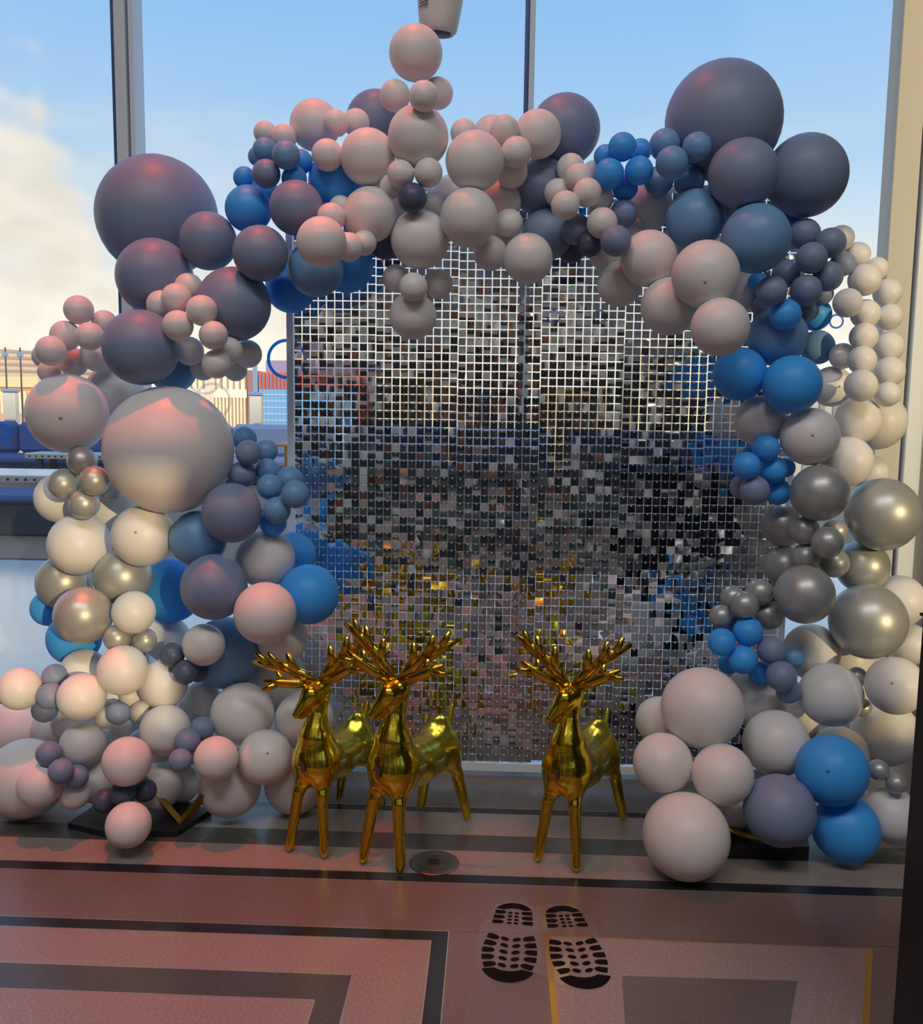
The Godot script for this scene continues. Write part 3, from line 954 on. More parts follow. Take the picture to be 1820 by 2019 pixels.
	balloon("W", -0.868, 1.547, 0.335, 0.0466, "small white balloon, behind the pink-topped one trailing off left shoulder", g_left_shoulder)
	balloon("W", -0.846, 1.546, 0.176, 0.0474, "small white balloon, outermost right of the whites trailing off left shoulder", g_left_shoulder)
	balloon("W", -0.902, 1.495, 0.135, 0.041, "small white balloon, low right of the whites trailing off left shoulder", g_left_shoulder)
	balloon("W", -1.006, 1.5, 0.164, 0.0458, "small white balloon, lowest peeking of the whites trailing off left shoulder", g_left_shoulder)
	var g_outer_left_whites := "balloons of the outer left whites"
	balloon("W", -1.402, 1.682, 0.232, 0.0486, "small white balloon, topmost of the outer left whites against the sky", g_outer_left_whites)
	balloon("W", -1.348, 1.646, 0.158, 0.0432, "small white balloon, between the topmost outer left white and the slate one", g_outer_left_whites)
	balloon("W", -1.451, 1.596, 0.231, 0.0504, "small white balloon, below the topmost of the outer left whites", g_outer_left_whites)
	balloon("W", -1.334, 1.59, 0.308, 0.0461, "small white balloon, pinkish, front right of the outer left whites", g_outer_left_whites)
	balloon("W", -1.465, 1.541, 0.309, 0.0492, "small white balloon, front left of the outer left whites", g_outer_left_whites)
	balloon("W", -1.566, 1.532, 0.152, 0.0414, "small white balloon, leftmost, half behind another of the outer left whites", g_outer_left_whites)
	balloon("W", -1.531, 1.477, 0.192, 0.0376, "small white balloon, lowest of the outer left whites, above the big egg", g_outer_left_whites)
	balloon("W", -1.475, 1.513, 0.127, 0.0507, "small white balloon, middle back of the outer left whites", g_outer_left_whites)
	balloon("W", -1.377, 1.537, 0.156, 0.0573, "small white balloon, back right of the outer left whites, under the pinkish", g_outer_left_whites)
	balloon("W", -1.369, 1.414, 0.03, 0.1022, "medium white balloon, hazy, behind the slate one and the two giant whites", g_outer_left_whites)
	balloon("W", -1.451, 1.336, 0.237, 0.1346, "large white balloon, egg-like with a dark knot dot, at the far left edge", g_outer_left_whites, true)
	balloon("W", -1.068, 1.223, 0.337, 0.2087, "giant white balloon, biggest white of all, on the left leg", g_outer_left_whites)
	var g_silver_four := "balloons of the silver four"
	balloon("S", -1.377, 1.178, 0.301, 0.0489, "small pearl-silver balloon, uppermost of the shiny four on the left leg", g_silver_four)
	balloon("S", -1.438, 1.103, 0.309, 0.0505, "small pearl-silver balloon, dark, left of the shiny four on the left leg", g_silver_four)
	balloon("S", -1.317, 1.118, 0.347, 0.0501, "small pearl-silver balloon, right of the shiny four on the left leg", g_silver_four)
	balloon("S", -1.366, 1.037, 0.321, 0.0506, "small pearl-silver balloon, lowest of the shiny four on the left leg", g_silver_four)
	balloon("S", -1.342, 1.078, 0.172, 0.0443, "small pearl-silver balloon, half hidden behind the shiny four on left leg", g_silver_four)
	balloon("W", -1.531, 1.037, 0.149, 0.087, "medium white balloon, sunlit, left behind the shiny four on left leg", g_silver_four)
	balloon("W", -1.376, 0.991, 0.054, 0.0868, "medium white balloon, between the shiny four and the biggest white one", g_silver_four)
	balloon("W", -1.423, 0.888, 0.241, 0.106, "large white balloon, sunlit cream, directly below the shiny four", g_silver_four)
	balloon("W", -1.166, 0.935, 0.326, 0.1039, "large white balloon, half sunlit, under the biggest white one", g_silver_four, true)
	balloon("D", -0.841, 1.028, 0.414, 0.0966, "large slate-grey balloon, dark, right under the biggest white one", g_silver_four)
	balloon("U", -0.977, 0.93, 0.337, 0.094, "medium dusty-blue balloon, between the half sunlit white and the dark slate", g_silver_four)
	var g_left_blue_cluster := "balloons of the left blue cluster"
	balloon("U", -0.867, 1.256, 0.158, 0.0431, "small dusty-blue balloon, uppermost of the blue cluster right of the biggest white", g_left_blue_cluster)
	balloon("D", -0.808, 1.217, 0.327, 0.0426, "small slate-grey balloon, grey, upper front of the cluster right of biggest white", g_left_blue_cluster)
	balloon("U", -0.78, 1.218, 0.201, 0.0391, "small dusty-blue balloon, upper right of the blue cluster right of biggest white", g_left_blue_cluster)
	balloon("D", -0.837, 1.142, 0.298, 0.0448, "small slate-grey balloon, brown-grey, left of the cluster right of biggest white", g_left_blue_cluster)
	balloon("U", -0.767, 1.153, 0.244, 0.0422, "small dusty-blue balloon, midmost of the blue cluster right of biggest white", g_left_blue_cluster)
	balloon("U", -0.739, 1.106, 0.326, 0.0429, "small dusty-blue balloon, lower front of the blue cluster right of biggest white", g_left_blue_cluster)
	balloon("U", -0.688, 1.125, 0.259, 0.0456, "small dusty-blue balloon, upper one touching the sequin wall's left edge", g_left_blue_cluster)
	balloon("U", -0.638, 1.09, 0.401, 0.0452, "small dusty-blue balloon, lower one touching the sequin wall's left edge", g_left_blue_cluster)
	balloon("U", -0.702, 1.035, 0.383, 0.0439, "small dusty-blue balloon, lowest front of the blue cluster beside sequin wall", g_left_blue_cluster)
	balloon("B", -0.73, 0.986, 0.323, 0.0448, "small bright-blue balloon, lowest of the blue cluster beside sequin wall", g_left_blue_cluster)
	var g_left_leg := "balloons of the left leg"
	balloon("D", -0.895, 0.79, 0.441, 0.1062, "large slate-grey balloon, dark, at the middle of the left leg", g_left_leg)
	balloon("W", -0.768, 0.858, 0.281, 0.1, "medium white balloon, above the pinkish white on the left leg", g_left_leg)
	balloon("W", -0.717, 0.719, 0.491, 0.0985, "large white balloon, pinkish, left of the bright blue at the sequin wall", g_left_leg)
	balloon("B", -0.612, 0.746, 0.319, 0.1011, "large bright-blue balloon, overlapping the sequin wall low on the left leg", g_left_leg)
	balloon("B", -0.714, 0.84, 0.113, 0.0854, "medium bright-blue balloon, peeking behind the upper white, beside the sequin wall", g_left_leg)
	balloon("B", -1.157, 0.705, 0.111, 0.1161, "large bright-blue balloon, wide, behind the dark one on the left leg", g_left_leg)
	balloon("U", -0.912, 0.522, 0.262, 0.1242, "large dusty-blue balloon, large, under the dark one low on the left leg", g_left_leg)
	balloon("W", -0.933, 0.597, 0.438, 0.0684, "medium white balloon, carried by two dark small ones on the left leg", g_left_leg)
	balloon("N", -1.046, 0.554, 0.414, 0.0402, "small dark slate balloon, dark, left of the carried white on left leg", g_left_leg)
	balloon("N", -0.988, 0.51, 0.457, 0.0397, "small dark slate balloon, dark, under the carried white on left leg", g_left_leg)
	balloon("N", -0.968, 0.489, 0.397, 0.0305, "small dark slate balloon, dark, barely showing under the carried white", g_left_leg)
	balloon("W", -0.715, 0.58, 0.266, 0.0871, "medium white balloon, hazy, below the bright blue at the sequin wall", g_left_leg)
	balloon("S", -1.345, 0.677, 0.401, 0.0946, "medium pearl-silver balloon, teal-sheened, front of the left leg's shiny trio", g_left_leg)
	balloon("S", -1.519, 0.738, 0.163, 0.0982, "medium pearl-silver balloon, left back of the left leg's shiny trio", g_left_leg)
	balloon("S", -1.262, 0.782, 0.271, 0.0974, "medium pearl-silver balloon, right back of the left leg's shiny trio", g_left_leg)
	balloon("W", -1.169, 0.695, 0.418, 0.0698, "medium white balloon, half lit, right of the teal-sheened front one", g_left_leg)
	balloon("S", -1.231, 0.604, 0.404, 0.0451, "small pearl-silver balloon, pale, left of two tiny shiny ones below half-lit white", g_left_leg)
	balloon("S", -1.146, 0.594, 0.391, 0.0404, "small pearl-silver balloon, darker, right of two tiny shiny ones below half-lit white", g_left_leg)
	balloon("B", -1.61, 0.628, 0.096, 0.0657, "medium bright-blue balloon, leftmost, behind the teal-sheened one", g_left_leg)
	balloon("B", -1.47, 0.547, 0.208, 0.0938, "medium bright-blue balloon, below the teal-sheened one, left leg", g_left_leg)
	balloon("W", -1.184, 0.517, 0.079, 0.0822, "medium white balloon, hazy, between the wide blue and the carried white", g_left_leg)
	balloon("W", -1.191, 0.568, 0.241, 0.0566, "small white balloon, grey, behind the darker tiny shiny one", g_left_leg)
	var g_lower_left_mound := "balloons of the lower left mound"
	balloon("W", -1.386, 0.461, 0.325, 0.0787, "medium white balloon, shaded crest at the top of the lower left mound", g_lower_left_mound)
	balloon("W", -1.186, 0.518, 0.479, 0.0799, "medium white balloon, brightest, top of the lower left mound", g_lower_left_mound)
	balloon("W", -1.309, 0.436, 0.511, 0.0754, "medium white balloon, left of the four-petal flower in lower left mound", g_lower_left_mound)
	balloon("W", -1.528, 0.447, 0.477, 0.0691, "medium white balloon, at the frame edge beside three stacked small slates", g_lower_left_mound)
	balloon("D", -1.436, 0.475, 0.427, 0.0411, "small slate-grey balloon, upper of three stacked at the mound's far left", g_lower_left_mound)
	balloon("D", -1.421, 0.43, 0.492, 0.0434, "small slate-grey balloon, middle of three stacked at the mound's far left", g_lower_left_mound)
	balloon("D", -1.483, 0.355, 0.409, 0.043, "small slate-grey balloon, lower of three stacked at the mound's far left", g_lower_left_mound)
	balloon("W", -1.094, 0.442, 0.372, 0.0817, "medium white balloon, gold-lit, right of the brightest in the mound", g_lower_left_mound)
	balloon("W", -1.275, 0.374, 0.34, 0.0359, "small white balloon, upper left petal round the mound's lone slate", g_lower_left_mound)
	balloon("W", -1.211, 0.393, 0.36, 0.0375, "small white balloon, upper right petal round the mound's lone slate", g_lower_left_mound)
	balloon("D", -1.198, 0.379, 0.493, 0.0374, "small slate-grey balloon, lone in the middle of the four white petals", g_lower_left_mound)
	balloon("W", -1.162, 0.348, 0.391, 0.0388, "small white balloon, orange petal right of the mound's lone slate", g_lower_left_mound)
	balloon("W", -1.254, 0.351, 0.46, 0.0361, "small white balloon, left petal round the mound's lone slate", g_lower_left_mound)
	balloon("W", -1.249, 0.276, 0.359, 0.0375, "small white balloon, bottom petal round the mound's lone slate", g_lower_left_mound)
	balloon("W", -1.317, 0.273, 0.495, 0.0727, "medium white balloon, under the left petal in the lower left mound", g_lower_left_mound)
	balloon("W", -1.126, 0.267, 0.611, 0.0748, "medium white balloon, front centre of the lower left mound", g_lower_left_mound)
	balloon("W", -1.059, 0.313, 0.459, 0.0827, "medium white balloon, pinkish, under the gold-lit one in the mound", g_lower_left_mound)
	balloon("D", -0.94, 0.318, 0.449, 0.04, "small slate-grey balloon, upper of three stacked at the mound's right", g_lower_left_mound)
	balloon("D", -0.962, 0.306, 0.528, 0.0404, "small slate-grey balloon, middle of three stacked at the mound's right", g_lower_left_mound)
	balloon("D", -0.964, 0.267, 0.592, 0.0363, "small slate-grey balloon, lower of three stacked at the mound's right", g_lower_left_mound)
	balloon("W", -0.855, 0.272, 0.58, 0.0685, "medium white balloon, pink, right of three stacked slates in the mound", g_lower_left_mound)
	balloon("W", -0.831, 0.34, 0.361, 0.1051, "large white balloon, big and hazy, behind the pink one in the mound", g_lower_left_mound)
	balloon("W", -1.06, 0.272, 0.157, 0.0715, "medium white balloon, grey back one above the mound's right slates", g_lower_left_mound)
	balloon("W", -0.768, 0.393, 0.14, 0.1131, "large white balloon, hazy back one left of the first deer's antlers", g_lower_left_mound)
	balloon("W", -0.725, 0.241, 0.481, 0.0878, "medium white balloon, orange with a knot dot, near the first deer", g_lower_left_mound, true)
	balloon("W", -0.63, 0.31, 0.32, 0.0999, "medium white balloon, behind the first deer's chest", g_lower_left_mound)
	balloon("W", -0.858, 0.115, 0.429, 0.1026, "large white balloon, lowest of the big ones near the first deer", g_lower_left_mound)
	balloon("W", -0.658, 0.099, 0.358, 0.1004, "large white balloon, behind the first deer's forelegs", g_lower_left_mound)
	balloon("D", -1.386, 0.274, 0.585, 0.0389, "small slate-grey balloon, upper of three slanting at the mound's left bottom", g_lower_left_mound)
	balloon("D", -1.325, 0.239, 0.634, 0.0383, "small slate-grey balloon, middle of three slanting at the mound's left bottom", g_lower_left_mound)
	balloon("D", -1.303, 0.198, 0.578, 0.0376, "small slate-grey balloon, lower of three slanting at the mound's left bottom", g_lower_left_mound)
	balloon("W", -1.414, 0.174, 0.596, 0.0682, "medium white balloon, pinkish, below three slanting slates at bottom left", g_lower_left_mound)
	balloon("W", -1.324, 0.127, 0.548, 0.0476, "small white balloon, grey, beside the pinkish one at bottom left", g_lower_left_mound)
	balloon("N", -1.223, 0.112, 0.557, 0.0381, "small dark slate balloon, left of three over the lowest white one", g_lower_left_mound)
	balloon("N", -1.145, 0.157, 0.6, 0.0407, "small dark slate balloon, front of three over the lowest white one", g_lower_left_mound)
	balloon("N", -1.098, 0.144, 0.544, 0.0368, "small dark slate balloon, right of three over the lowest white one", g_lower_left_mound)
	balloon("W", -1.091, 0.102, 0.697, 0.0679, "medium white balloon, lowest on the floor at the mound's foot", g_lower_left_mound)
	balloon("W", -1.095, 0.112, 0.438, 0.0783, "medium white balloon, brownish, above the gold frame's corner", g_lower_left_mound)
	balloon("W", -1.066, 0.066, 0.309, 0.0663, "medium white balloon, brownish back one beside the gold frame", g_lower_left_mound)
	balloon("W", -1.756, 0.16, 0.093, 0.1134, "large white balloon, big back one at the frame edge, upper", g_lower_left_mound)
	balloon("W", -1.536, 0.129, 0.445, 0.1306, "large white balloon, big back one at the frame edge, lower", g_lower_left_mound)
	balloon("W", -1.3, 0.136, 0.426, 0.0863, "medium white balloon, back one hidden in the lower left mound", g_lower_left_mound)
	balloon("W", -1.589, 0.193, 0.146, 0.0759, "medium white balloon, back one behind the far left stacked slates", g_lower_left_mound)
	balloon("W", -1.179, 0.184, 0.314, 0.0798, "medium white balloon, back one between the mound's front and right slates", g_lower_left_mound)
	balloon("W", -1.471, 0.249, 0.214, 0.0852, "medium white balloon, back one between the mound's slates and the lone slate", g_lower_left_mound)
	balloon("W", -1.23, 0.233, 0.177, 0.0798, "medium white balloon, back one right of the mound's orange petal", g_lower_left_mound)
	balloon("W", -0.99, 0.198, 0.266, 0.0816, "medium white balloon, back one between the right slates and the pink one", g_lower_left_mound)
	balloon("W", -1.005, 0.353, 0.239, 0.0608, "medium white balloon, greyish back one under the large dusty blue", g_lower_left_mound)
	balloon("W", -1.347, 0.164, 0.275, 0.0874, "medium white balloon, back one above the mound's three low dark slates", g_lower_left_mound)
	balloon("W", -0.156, 2.092, 0.097, 0.0694, "medium white balloon, back one in the gap right of the dark crown balloon", g_lower_left_mound)
	balloon("W", -0.492, 2.099, 0.094, 0.066, "medium white balloon, back one in the gap left of the crown column", g_lower_left_mound)
	var g_crown_right := "balloons of the crown right"
	balloon("W", -0.077, 2.139, 0.348, 0.0918, "large white balloon, brownish, right beside the upright crown balloon", g_crown_right)
	balloon("W", -0.119, 2.274, 0.171, 0.0449, "small white balloon, peeking over the brownish one right of crown", g_crown_right)
	balloon("W", -0.027, 2.284, 0.122, 0.0625, "medium white balloon, second peeking over the brownish one right of crown", g_crown_right)
	balloon("W", 0.014, 2.248, 0.293, 0.0462, "small white balloon, pink, third over the brownish one right of crown", g_crown_right)
	balloon("W", 0.121, 2.251, 0.242, 0.0761, "medium white balloon, egg-like, before the big slate right of crown", g_crown_right)
	balloon("D", 0.218, 2.307, 0.091, 0.1186, "large slate-grey balloon, big one against the thin window post", g_crown_right)
	balloon("W", 0.052, 2.173, 0.326, 0.0476, "small white balloon, red-topped, between the brownish and the egg-like", g_crown_right)
	balloon("W", 0.04, 2.132, 0.242, 0.0509, "small white balloon, below the red-topped one right of crown", g_crown_right)
	balloon("D", 0.143, 2.116, 0.121, 0.0941, "medium slate-grey balloon, dark, upper of two under the egg-like white", g_crown_right)
	balloon("W", -0.092, 1.964, 0.366, 0.0896, "medium white balloon, grey in shade, low right of the crown column", g_crown_right)
	balloon("W", 0.003, 2.053, 0.164, 0.0714, "medium white balloon, yellowish, right behind the shaded grey white", g_crown_right)
	balloon("W", 0.035, 1.97, 0.257, 0.0448, "small white balloon, red-tipped, right of the shaded grey white", g_crown_right)
	balloon("W", 0.023, 1.934, 0.17, 0.0531, "small white balloon, under the red-tipped one, right of crown", g_crown_right)
	balloon("W", -0.024, 1.876, 0.244, 0.0555, "small white balloon, hanging over the sequin wall's top middle", g_crown_right)
	balloon("W", 0.096, 1.847, 0.33, 0.0784, "medium white balloon, largest hanging over the sequin wall's top middle", g_crown_right)
	balloon("D", 0.162, 1.951, 0.164, 0.0838, "medium slate-grey balloon, dark, lower of two under the egg-like white", g_crown_right)
	balloon("N", 0.252, 1.918, 0.08, 0.0475, "small dark slate balloon, dark, peeking behind the lower dark slate", g_crown_right)
	var g_pink_cluster := "balloons of the pink cluster"
	balloon("W", 0.231, 2.153, 0.218, 0.0461, "small white balloon, topmost of the pink-lit cluster", g_pink_cluster)
	balloon("W", 0.252, 2.107, 0.286, 0.0435, "small white balloon, front upper of the pink-lit cluster", g_pink_cluster)
	balloon("W", 0.191, 2.07, 0.239, 0.0445, "small white balloon, leftmost of the pink-lit cluster", g_pink_cluster)
	balloon("W", 0.276, 2.048, 0.341, 0.0445, "small white balloon, front middle of the pink-lit cluster", g_pink_cluster)
	balloon("W", 0.328, 2.052, 0.232, 0.0428, "small white balloon, right of the pink-lit cluster", g_pink_cluster)
	balloon("W", 0.207, 2.004, 0.366, 0.0444, "small white balloon, lower left of the pink-lit cluster", g_pink_cluster)
	balloon("W", 0.311, 2.157, 0.158, 0.0352, "small white balloon, half hidden under the blue cluster's left", g_pink_cluster)
	balloon("W", 0.324, 1.954, 0.351, 0.0478, "small white balloon, alone amid four dark small ones", g_pink_cluster)
	balloon("D", 0.25, 1.953, 0.256, 0.0496, "small slate-grey balloon, left of the four dark ones round a white", g_pink_cluster)
	balloon("D", 0.404, 2.006, 0.238, 0.0444, "small slate-grey balloon, upper right of the four dark ones round a white", g_pink_cluster)
	balloon("N", 0.293, 1.898, 0.299, 0.0392, "small dark slate balloon, lowest of the four dark ones round a white", g_pink_cluster)
	balloon("D", 0.362, 1.891, 0.404, 0.0471, "small slate-grey balloon, lower right of the four dark ones round a white", g_pink_cluster)
	var g_blue_cluster_right := "balloons of the blue cluster right"
	balloon("B", 0.385, 2.195, 0.308, 0.0442, "small bright-blue balloon, topmost of the upper right blue cluster", g_blue_cluster_right)
	balloon("B", 0.346, 2.113, 0.307, 0.0478, "small bright-blue balloon, lower left of the upper right blue cluster", g_blue_cluster_right)
	balloon("B", 0.439, 2.123, 0.308, 0.0444, "small bright-blue balloon, lower right of the upper right blue cluster", g_blue_cluster_right)
	balloon("B", 0.341, 2.186, 0.232, 0.0374, "small bright-blue balloon, left rim of the upper right blue cluster", g_blue_cluster_right)
	balloon("B", 0.462, 2.224, 0.158, 0.0381, "small bright-blue balloon, right rim of the upper right blue cluster", g_blue_cluster_right)
	balloon("B", 0.408, 2.089, 0.226, 0.041, "small bright-blue balloon, bottom of the upper right blue cluster", g_blue_cluster_right)
	balloon("U", 0.521, 2.208, 0.283, 0.049, "small dusty-blue balloon, topmost of five beneath the biggest upper right", g_blue_cluster_right)
	balloon("U", 0.606, 2.181, 0.361, 0.0445, "small dusty-blue balloon, rightmost of five beneath the biggest upper right", g_blue_cluster_right)
	balloon("U", 0.53, 2.132, 0.37, 0.0494, "small dusty-blue balloon, front of five beneath the biggest upper right", g_blue_cluster_right)
	balloon("U", 0.515, 2.11, 0.232, 0.0472, "small dusty-blue balloon, lower left of five beneath the biggest upper right", g_blue_cluster_right)
	balloon("U", 0.609, 2.106, 0.249, 0.0483, "small dusty-blue balloon, lower right of five beneath the biggest upper right", g_blue_cluster_right)
	var g_right_shoulder := "balloons of the right shoulder"
	balloon("D", 0.717, 2.301, 0.214, 0.1847, "giant slate-grey balloon, topmost of the right shoulder, against open sky", g_right_shoulder)
	balloon("D", 0.741, 2.093, 0.398, 0.1046, "large slate-grey balloon, in front of two bigger slates on the right shoulder", g_right_shoulder)
	balloon("D", 0.985, 2.13, 0.23, 0.13, "large slate-grey balloon, rightmost big one of the right shoulder", g_right_shoulder)
	balloon("U", 0.624, 1.979, 0.294, 0.0929, "large dusty-blue balloon, below five small blues, right shoulder", g_right_shoulder)
	balloon("U", 0.782, 1.897, 0.424, 0.1037, "large dusty-blue balloon, lowest big one of the right shoulder", g_right_shoulder)
	balloon("W", 0.503, 2.056, 0.11, 0.0819, "medium white balloon, grey, behind the four dark ones round a white", g_right_shoulder)
	balloon("W", 0.476, 1.85, 0.333, 0.0885, "medium white balloon, shaded, left of the one with a dark knot dot", g_right_shoulder)
	balloon("W", 0.617, 1.778, 0.507, 0.0996, "large white balloon, shaded with a dark knot dot, right shoulder", g_right_shoulder, true)
	balloon("W", 0.401, 1.784, 0.231, 0.074, "medium white balloon, over the sequin wall, below the lower right dark one", g_right_shoulder)
	balloon("W", 0.54, 1.699, 0.37, 0.0898, "medium white balloon, over the sequin wall, third from its right", g_right_shoulder)
	balloon("W", 0.651, 1.619, 0.575, 0.0847, "medium white balloon, lowest shaded one over the sequin wall's right", g_right_shoulder)
	balloon("W", 0.365, 1.894, 0.197, 0.0675, "medium white balloon, just peeking under the four dark ones", g_right_shoulder)
	balloon("W", 0.839, 1.784, 0.105, 0.0774, "medium white balloon, grey, behind the lowest shaded one at right", g_right_shoulder)
	balloon("D", 0.76, 2.073, 0.109, 0.0809, "medium slate-grey balloon, back one between the giant and the small blue five", g_right_shoulder)
	balloon("B", 0.971, 1.983, 0.095, 0.0674, "medium bright-blue balloon, back one showing left of the slate cluster's top", g_right_shoulder)
	balloon("W", 0.623, 1.928, 0.105, 0.0773, "medium white balloon, back one above the shaded whites of right shoulder", g_right_shoulder)
	balloon("W", 0.418, 1.96, 0.135, 0.0719, "medium white balloon, back one behind the four dark ones' lower edge", g_right_shoulder)
	var g_right_slate_cluster := "balloons of the right slate cluster"
	balloon("D", 0.99, 1.946, 0.232, 0.0499, "small slate-grey balloon, topmost of the slate cluster on the right leg", g_right_slate_cluster)
	balloon("D", 1.052, 1.909, 0.295, 0.0471, "small slate-grey balloon, upper right of the slate cluster on right leg", g_right_slate_cluster)
	balloon("D", 0.984, 1.856, 0.329, 0.0485, "small slate-grey balloon, front centre of the slate cluster on right leg", g_right_slate_cluster)
	balloon("D", 1.115, 1.854, 0.234, 0.0402, "small slate-grey balloon, rightmost of the slate cluster on right leg", g_right_slate_cluster)
	balloon("D", 1.052, 1.806, 0.288, 0.0477, "small slate-grey balloon, lower right of the slate cluster on right leg", g_right_slate_cluster)
	balloon("D", 0.937, 1.821, 0.232, 0.0457, "small slate-grey balloon, left of the slate cluster on right leg", g_right_slate_cluster)
	balloon("D", 0.845, 1.745, 0.402, 0.0466, "small slate-grey balloon, lower left of the slate cluster on right leg", g_right_slate_cluster)
	balloon("D", 0.976, 1.758, 0.317, 0.0492, "small slate-grey balloon, low front of the slate cluster on right leg", g_right_slate_cluster)
	balloon("B", 0.853, 1.796, 0.21, 0.0331, "small bright-blue balloon, peeking left of the slate cluster on right leg", g_right_slate_cluster)
	balloon("D", 0.885, 1.727, 0.186, 0.0436, "small slate-grey balloon, half hidden left under the slate cluster", g_right_slate_cluster)
	balloon("D", 1.084, 1.767, 0.158, 0.035, "small slate-grey balloon, half hidden right under the slate cluster", g_right_slate_cluster)
	balloon("B", 0.899, 1.676, 0.374, 0.0487, "small bright-blue balloon, pointing down below the slate cluster", g_right_slate_cluster)
	balloon("D", 1.012, 1.705, 0.232, 0.036, "small slate-grey balloon, right of the blue one pointing down", g_right_slate_cluster)
	balloon("U", 0.915, 1.618, 0.25, 0.0956, "large dusty-blue balloon, under the blue one pointing down", g_right_slate_cluster)
	balloon("B", 1.088, 1.707, 0.083, 0.0549, "small bright-blue balloon, bright, behind the slate cluster near a ring decal", g_right_slate_cluster)
	balloon("U", 1.093, 1.595, 0.112, 0.0582, "medium dusty-blue balloon, teal, right of the one under the pointing blue", g_right_slate_cluster)
	balloon("B", 0.792, 1.495, 0.278, 0.0862, "medium bright-blue balloon, left of the bright pair on the right leg", g_right_slate_cluster)
	balloon("B", 0.931, 1.462, 0.375, 0.0907, "medium bright-blue balloon, right of the bright pair on the right leg", g_right_slate_cluster)
	var g_cream_cluster := "balloons of the cream cluster"
	balloon("W", 1.129, 1.946, 0.167, 0.0425, "small white balloon, sunlit, first down the outer right string", g_cream_cluster)
	balloon("W", 1.193, 1.896, 0.148, 0.0427, "small white balloon, sunlit, second down the outer right string", g_cream_cluster)
	balloon("W", 1.256, 1.851, 0.158, 0.0376, "small white balloon, sunlit, outermost near the top of right string", g_cream_cluster)
	balloon("W", 1.189, 1.804, 0.232, 0.0514, "small white balloon, sunlit, below the outermost near right string's top", g_cream_cluster)
	balloon("W", 1.289, 1.771, 0.174, 0.0457, "small white balloon, sunlit, right edge of the upper right string", g_cream_cluster)
	balloon("W", 1.112, 1.722, 0.308, 0.0459, "small white balloon, sunlit, inner left of the upper right string", g_cream_cluster)
	balloon("W", 1.206, 1.698, 0.214, 0.0472, "small white balloon, sunlit, beside the inner left one of the string", g_cream_cluster)
	balloon("W", 1.289, 1.69, 0.199, 0.0423, "small white balloon, sunlit, below the string's upper right edge", g_cream_cluster)
	balloon("W", 1.19, 1.621, 0.254, 0.0452, "small white balloon, sunlit, midway inner on the right string", g_cream_cluster)
	balloon("W", 1.298, 1.594, 0.193, 0.0492, "small white balloon, sunlit, midway outer on the right string", g_cream_cluster)
	balloon("W", 1.151, 1.562, 0.185, 0.0433, "small white balloon, translucent grey, inner side of the right string", g_cream_cluster)
	balloon("W", 1.175, 1.544, 0.291, 0.0449, "small white balloon, sunlit, beside the translucent grey one", g_cream_cluster)
	balloon("W", 1.287, 1.511, 0.238, 0.0488, "small white balloon, sunlit, lower outer on the right string", g_cream_cluster)
	balloon("W", 1.16, 1.462, 0.333, 0.0509, "small white balloon, sunlit, lower inner on the right string", g_cream_cluster)
	balloon("W", 1.268, 1.437, 0.279, 0.0403, "small white balloon, sunlit, last and outermost on the right string", g_cream_cluster)
	balloon("W", 1.142, 1.463, 0.13, 0.0684, "medium white balloon, cream, right behind the bright blue pair", g_cream_cluster)
	balloon("W", 0.88, 1.344, 0.228, 0.0847, "medium white balloon, half shaded, under the bright blue pair", g_cream_cluster)
	balloon("W", 1.01, 1.298, 0.331, 0.0926, "medium white balloon, with a centred knot dot, under the bright pair", g_cream_cluster, true)
	balloon("W", 1.2, 1.352, 0.226, 0.0763, "medium white balloon, sunlit, right of the one with centred knot dot", g_cream_cluster)
	balloon("W", 1.312, 1.348, 0.099, 0.098, "medium white balloon, sunlit, back one at the right window jamb", g_cream_cluster)
	balloon("W", 1.153, 1.217, 0.278, 0.0807, "medium white balloon, sunlit, above the shiny silver ones", g_cream_cluster)
	balloon("W", 1.326, 1.166, 0.037, 0.0637, "medium white balloon, sunlit sliver above the largest silver", g_cream_cluster)
	var g_right_blue_cluster := "balloons of the right blue cluster"
	balloon("B", 0.876, 1.258, 0.32, 0.0445, "small bright-blue balloon, topmost of the lower right blue cluster", g_right_blue_cluster)
	balloon("B", 0.812, 1.202, 0.338, 0.0445, "small bright-blue balloon, left of the lower right blue cluster", g_right_blue_cluster)
	balloon("B", 0.913, 1.186, 0.289, 0.0451, "small bright-blue balloon, middle of the lower right blue cluster", g_right_blue_cluster)
	balloon("B", 0.968, 1.191, 0.238, 0.0322, "small bright-blue balloon, right rim of the lower right blue cluster", g_right_blue_cluster)
	balloon("B", 0.944, 1.111, 0.248, 0.0441, "small bright-blue balloon, bottom right of the lower right blue cluster", g_right_blue_cluster)
	balloon("D", 0.847, 1.121, 0.32, 0.0482, "small slate-grey balloon, grey bottom front of the lower right blue cluster", g_right_blue_cluster)
	balloon("D", 0.829, 1.123, 0.236, 0.0411, "small slate-grey balloon, grey bottom left of the lower right blue cluster", g_right_blue_cluster)
	balloon("B", 0.872, 1.229, 0.158, 0.0297, "small bright-blue balloon, mostly hidden in the lower right blue cluster", g_right_blue_cluster)
	var g_silver_right := "balloons of the silver right"
	balloon("S", 1.038, 1.121, 0.369, 0.0904, "medium pearl-silver balloon, two-toned, below the cream ones of right leg", g_silver_right)
	balloon("S", 1.288, 1.043, 0.256, 0.1209, "large pearl-silver balloon, largest, with bright sun spot, right leg", g_silver_right)
	balloon("S", 0.995, 0.99, 0.165, 0.0751, "medium pearl-silver balloon, dark with crease lines, beside the sequin wall", g_silver_right)
	balloon("S", 1.011, 0.995, 0.328, 0.0478, "small pearl-silver balloon, upper left of the small five on right leg", g_silver_right)
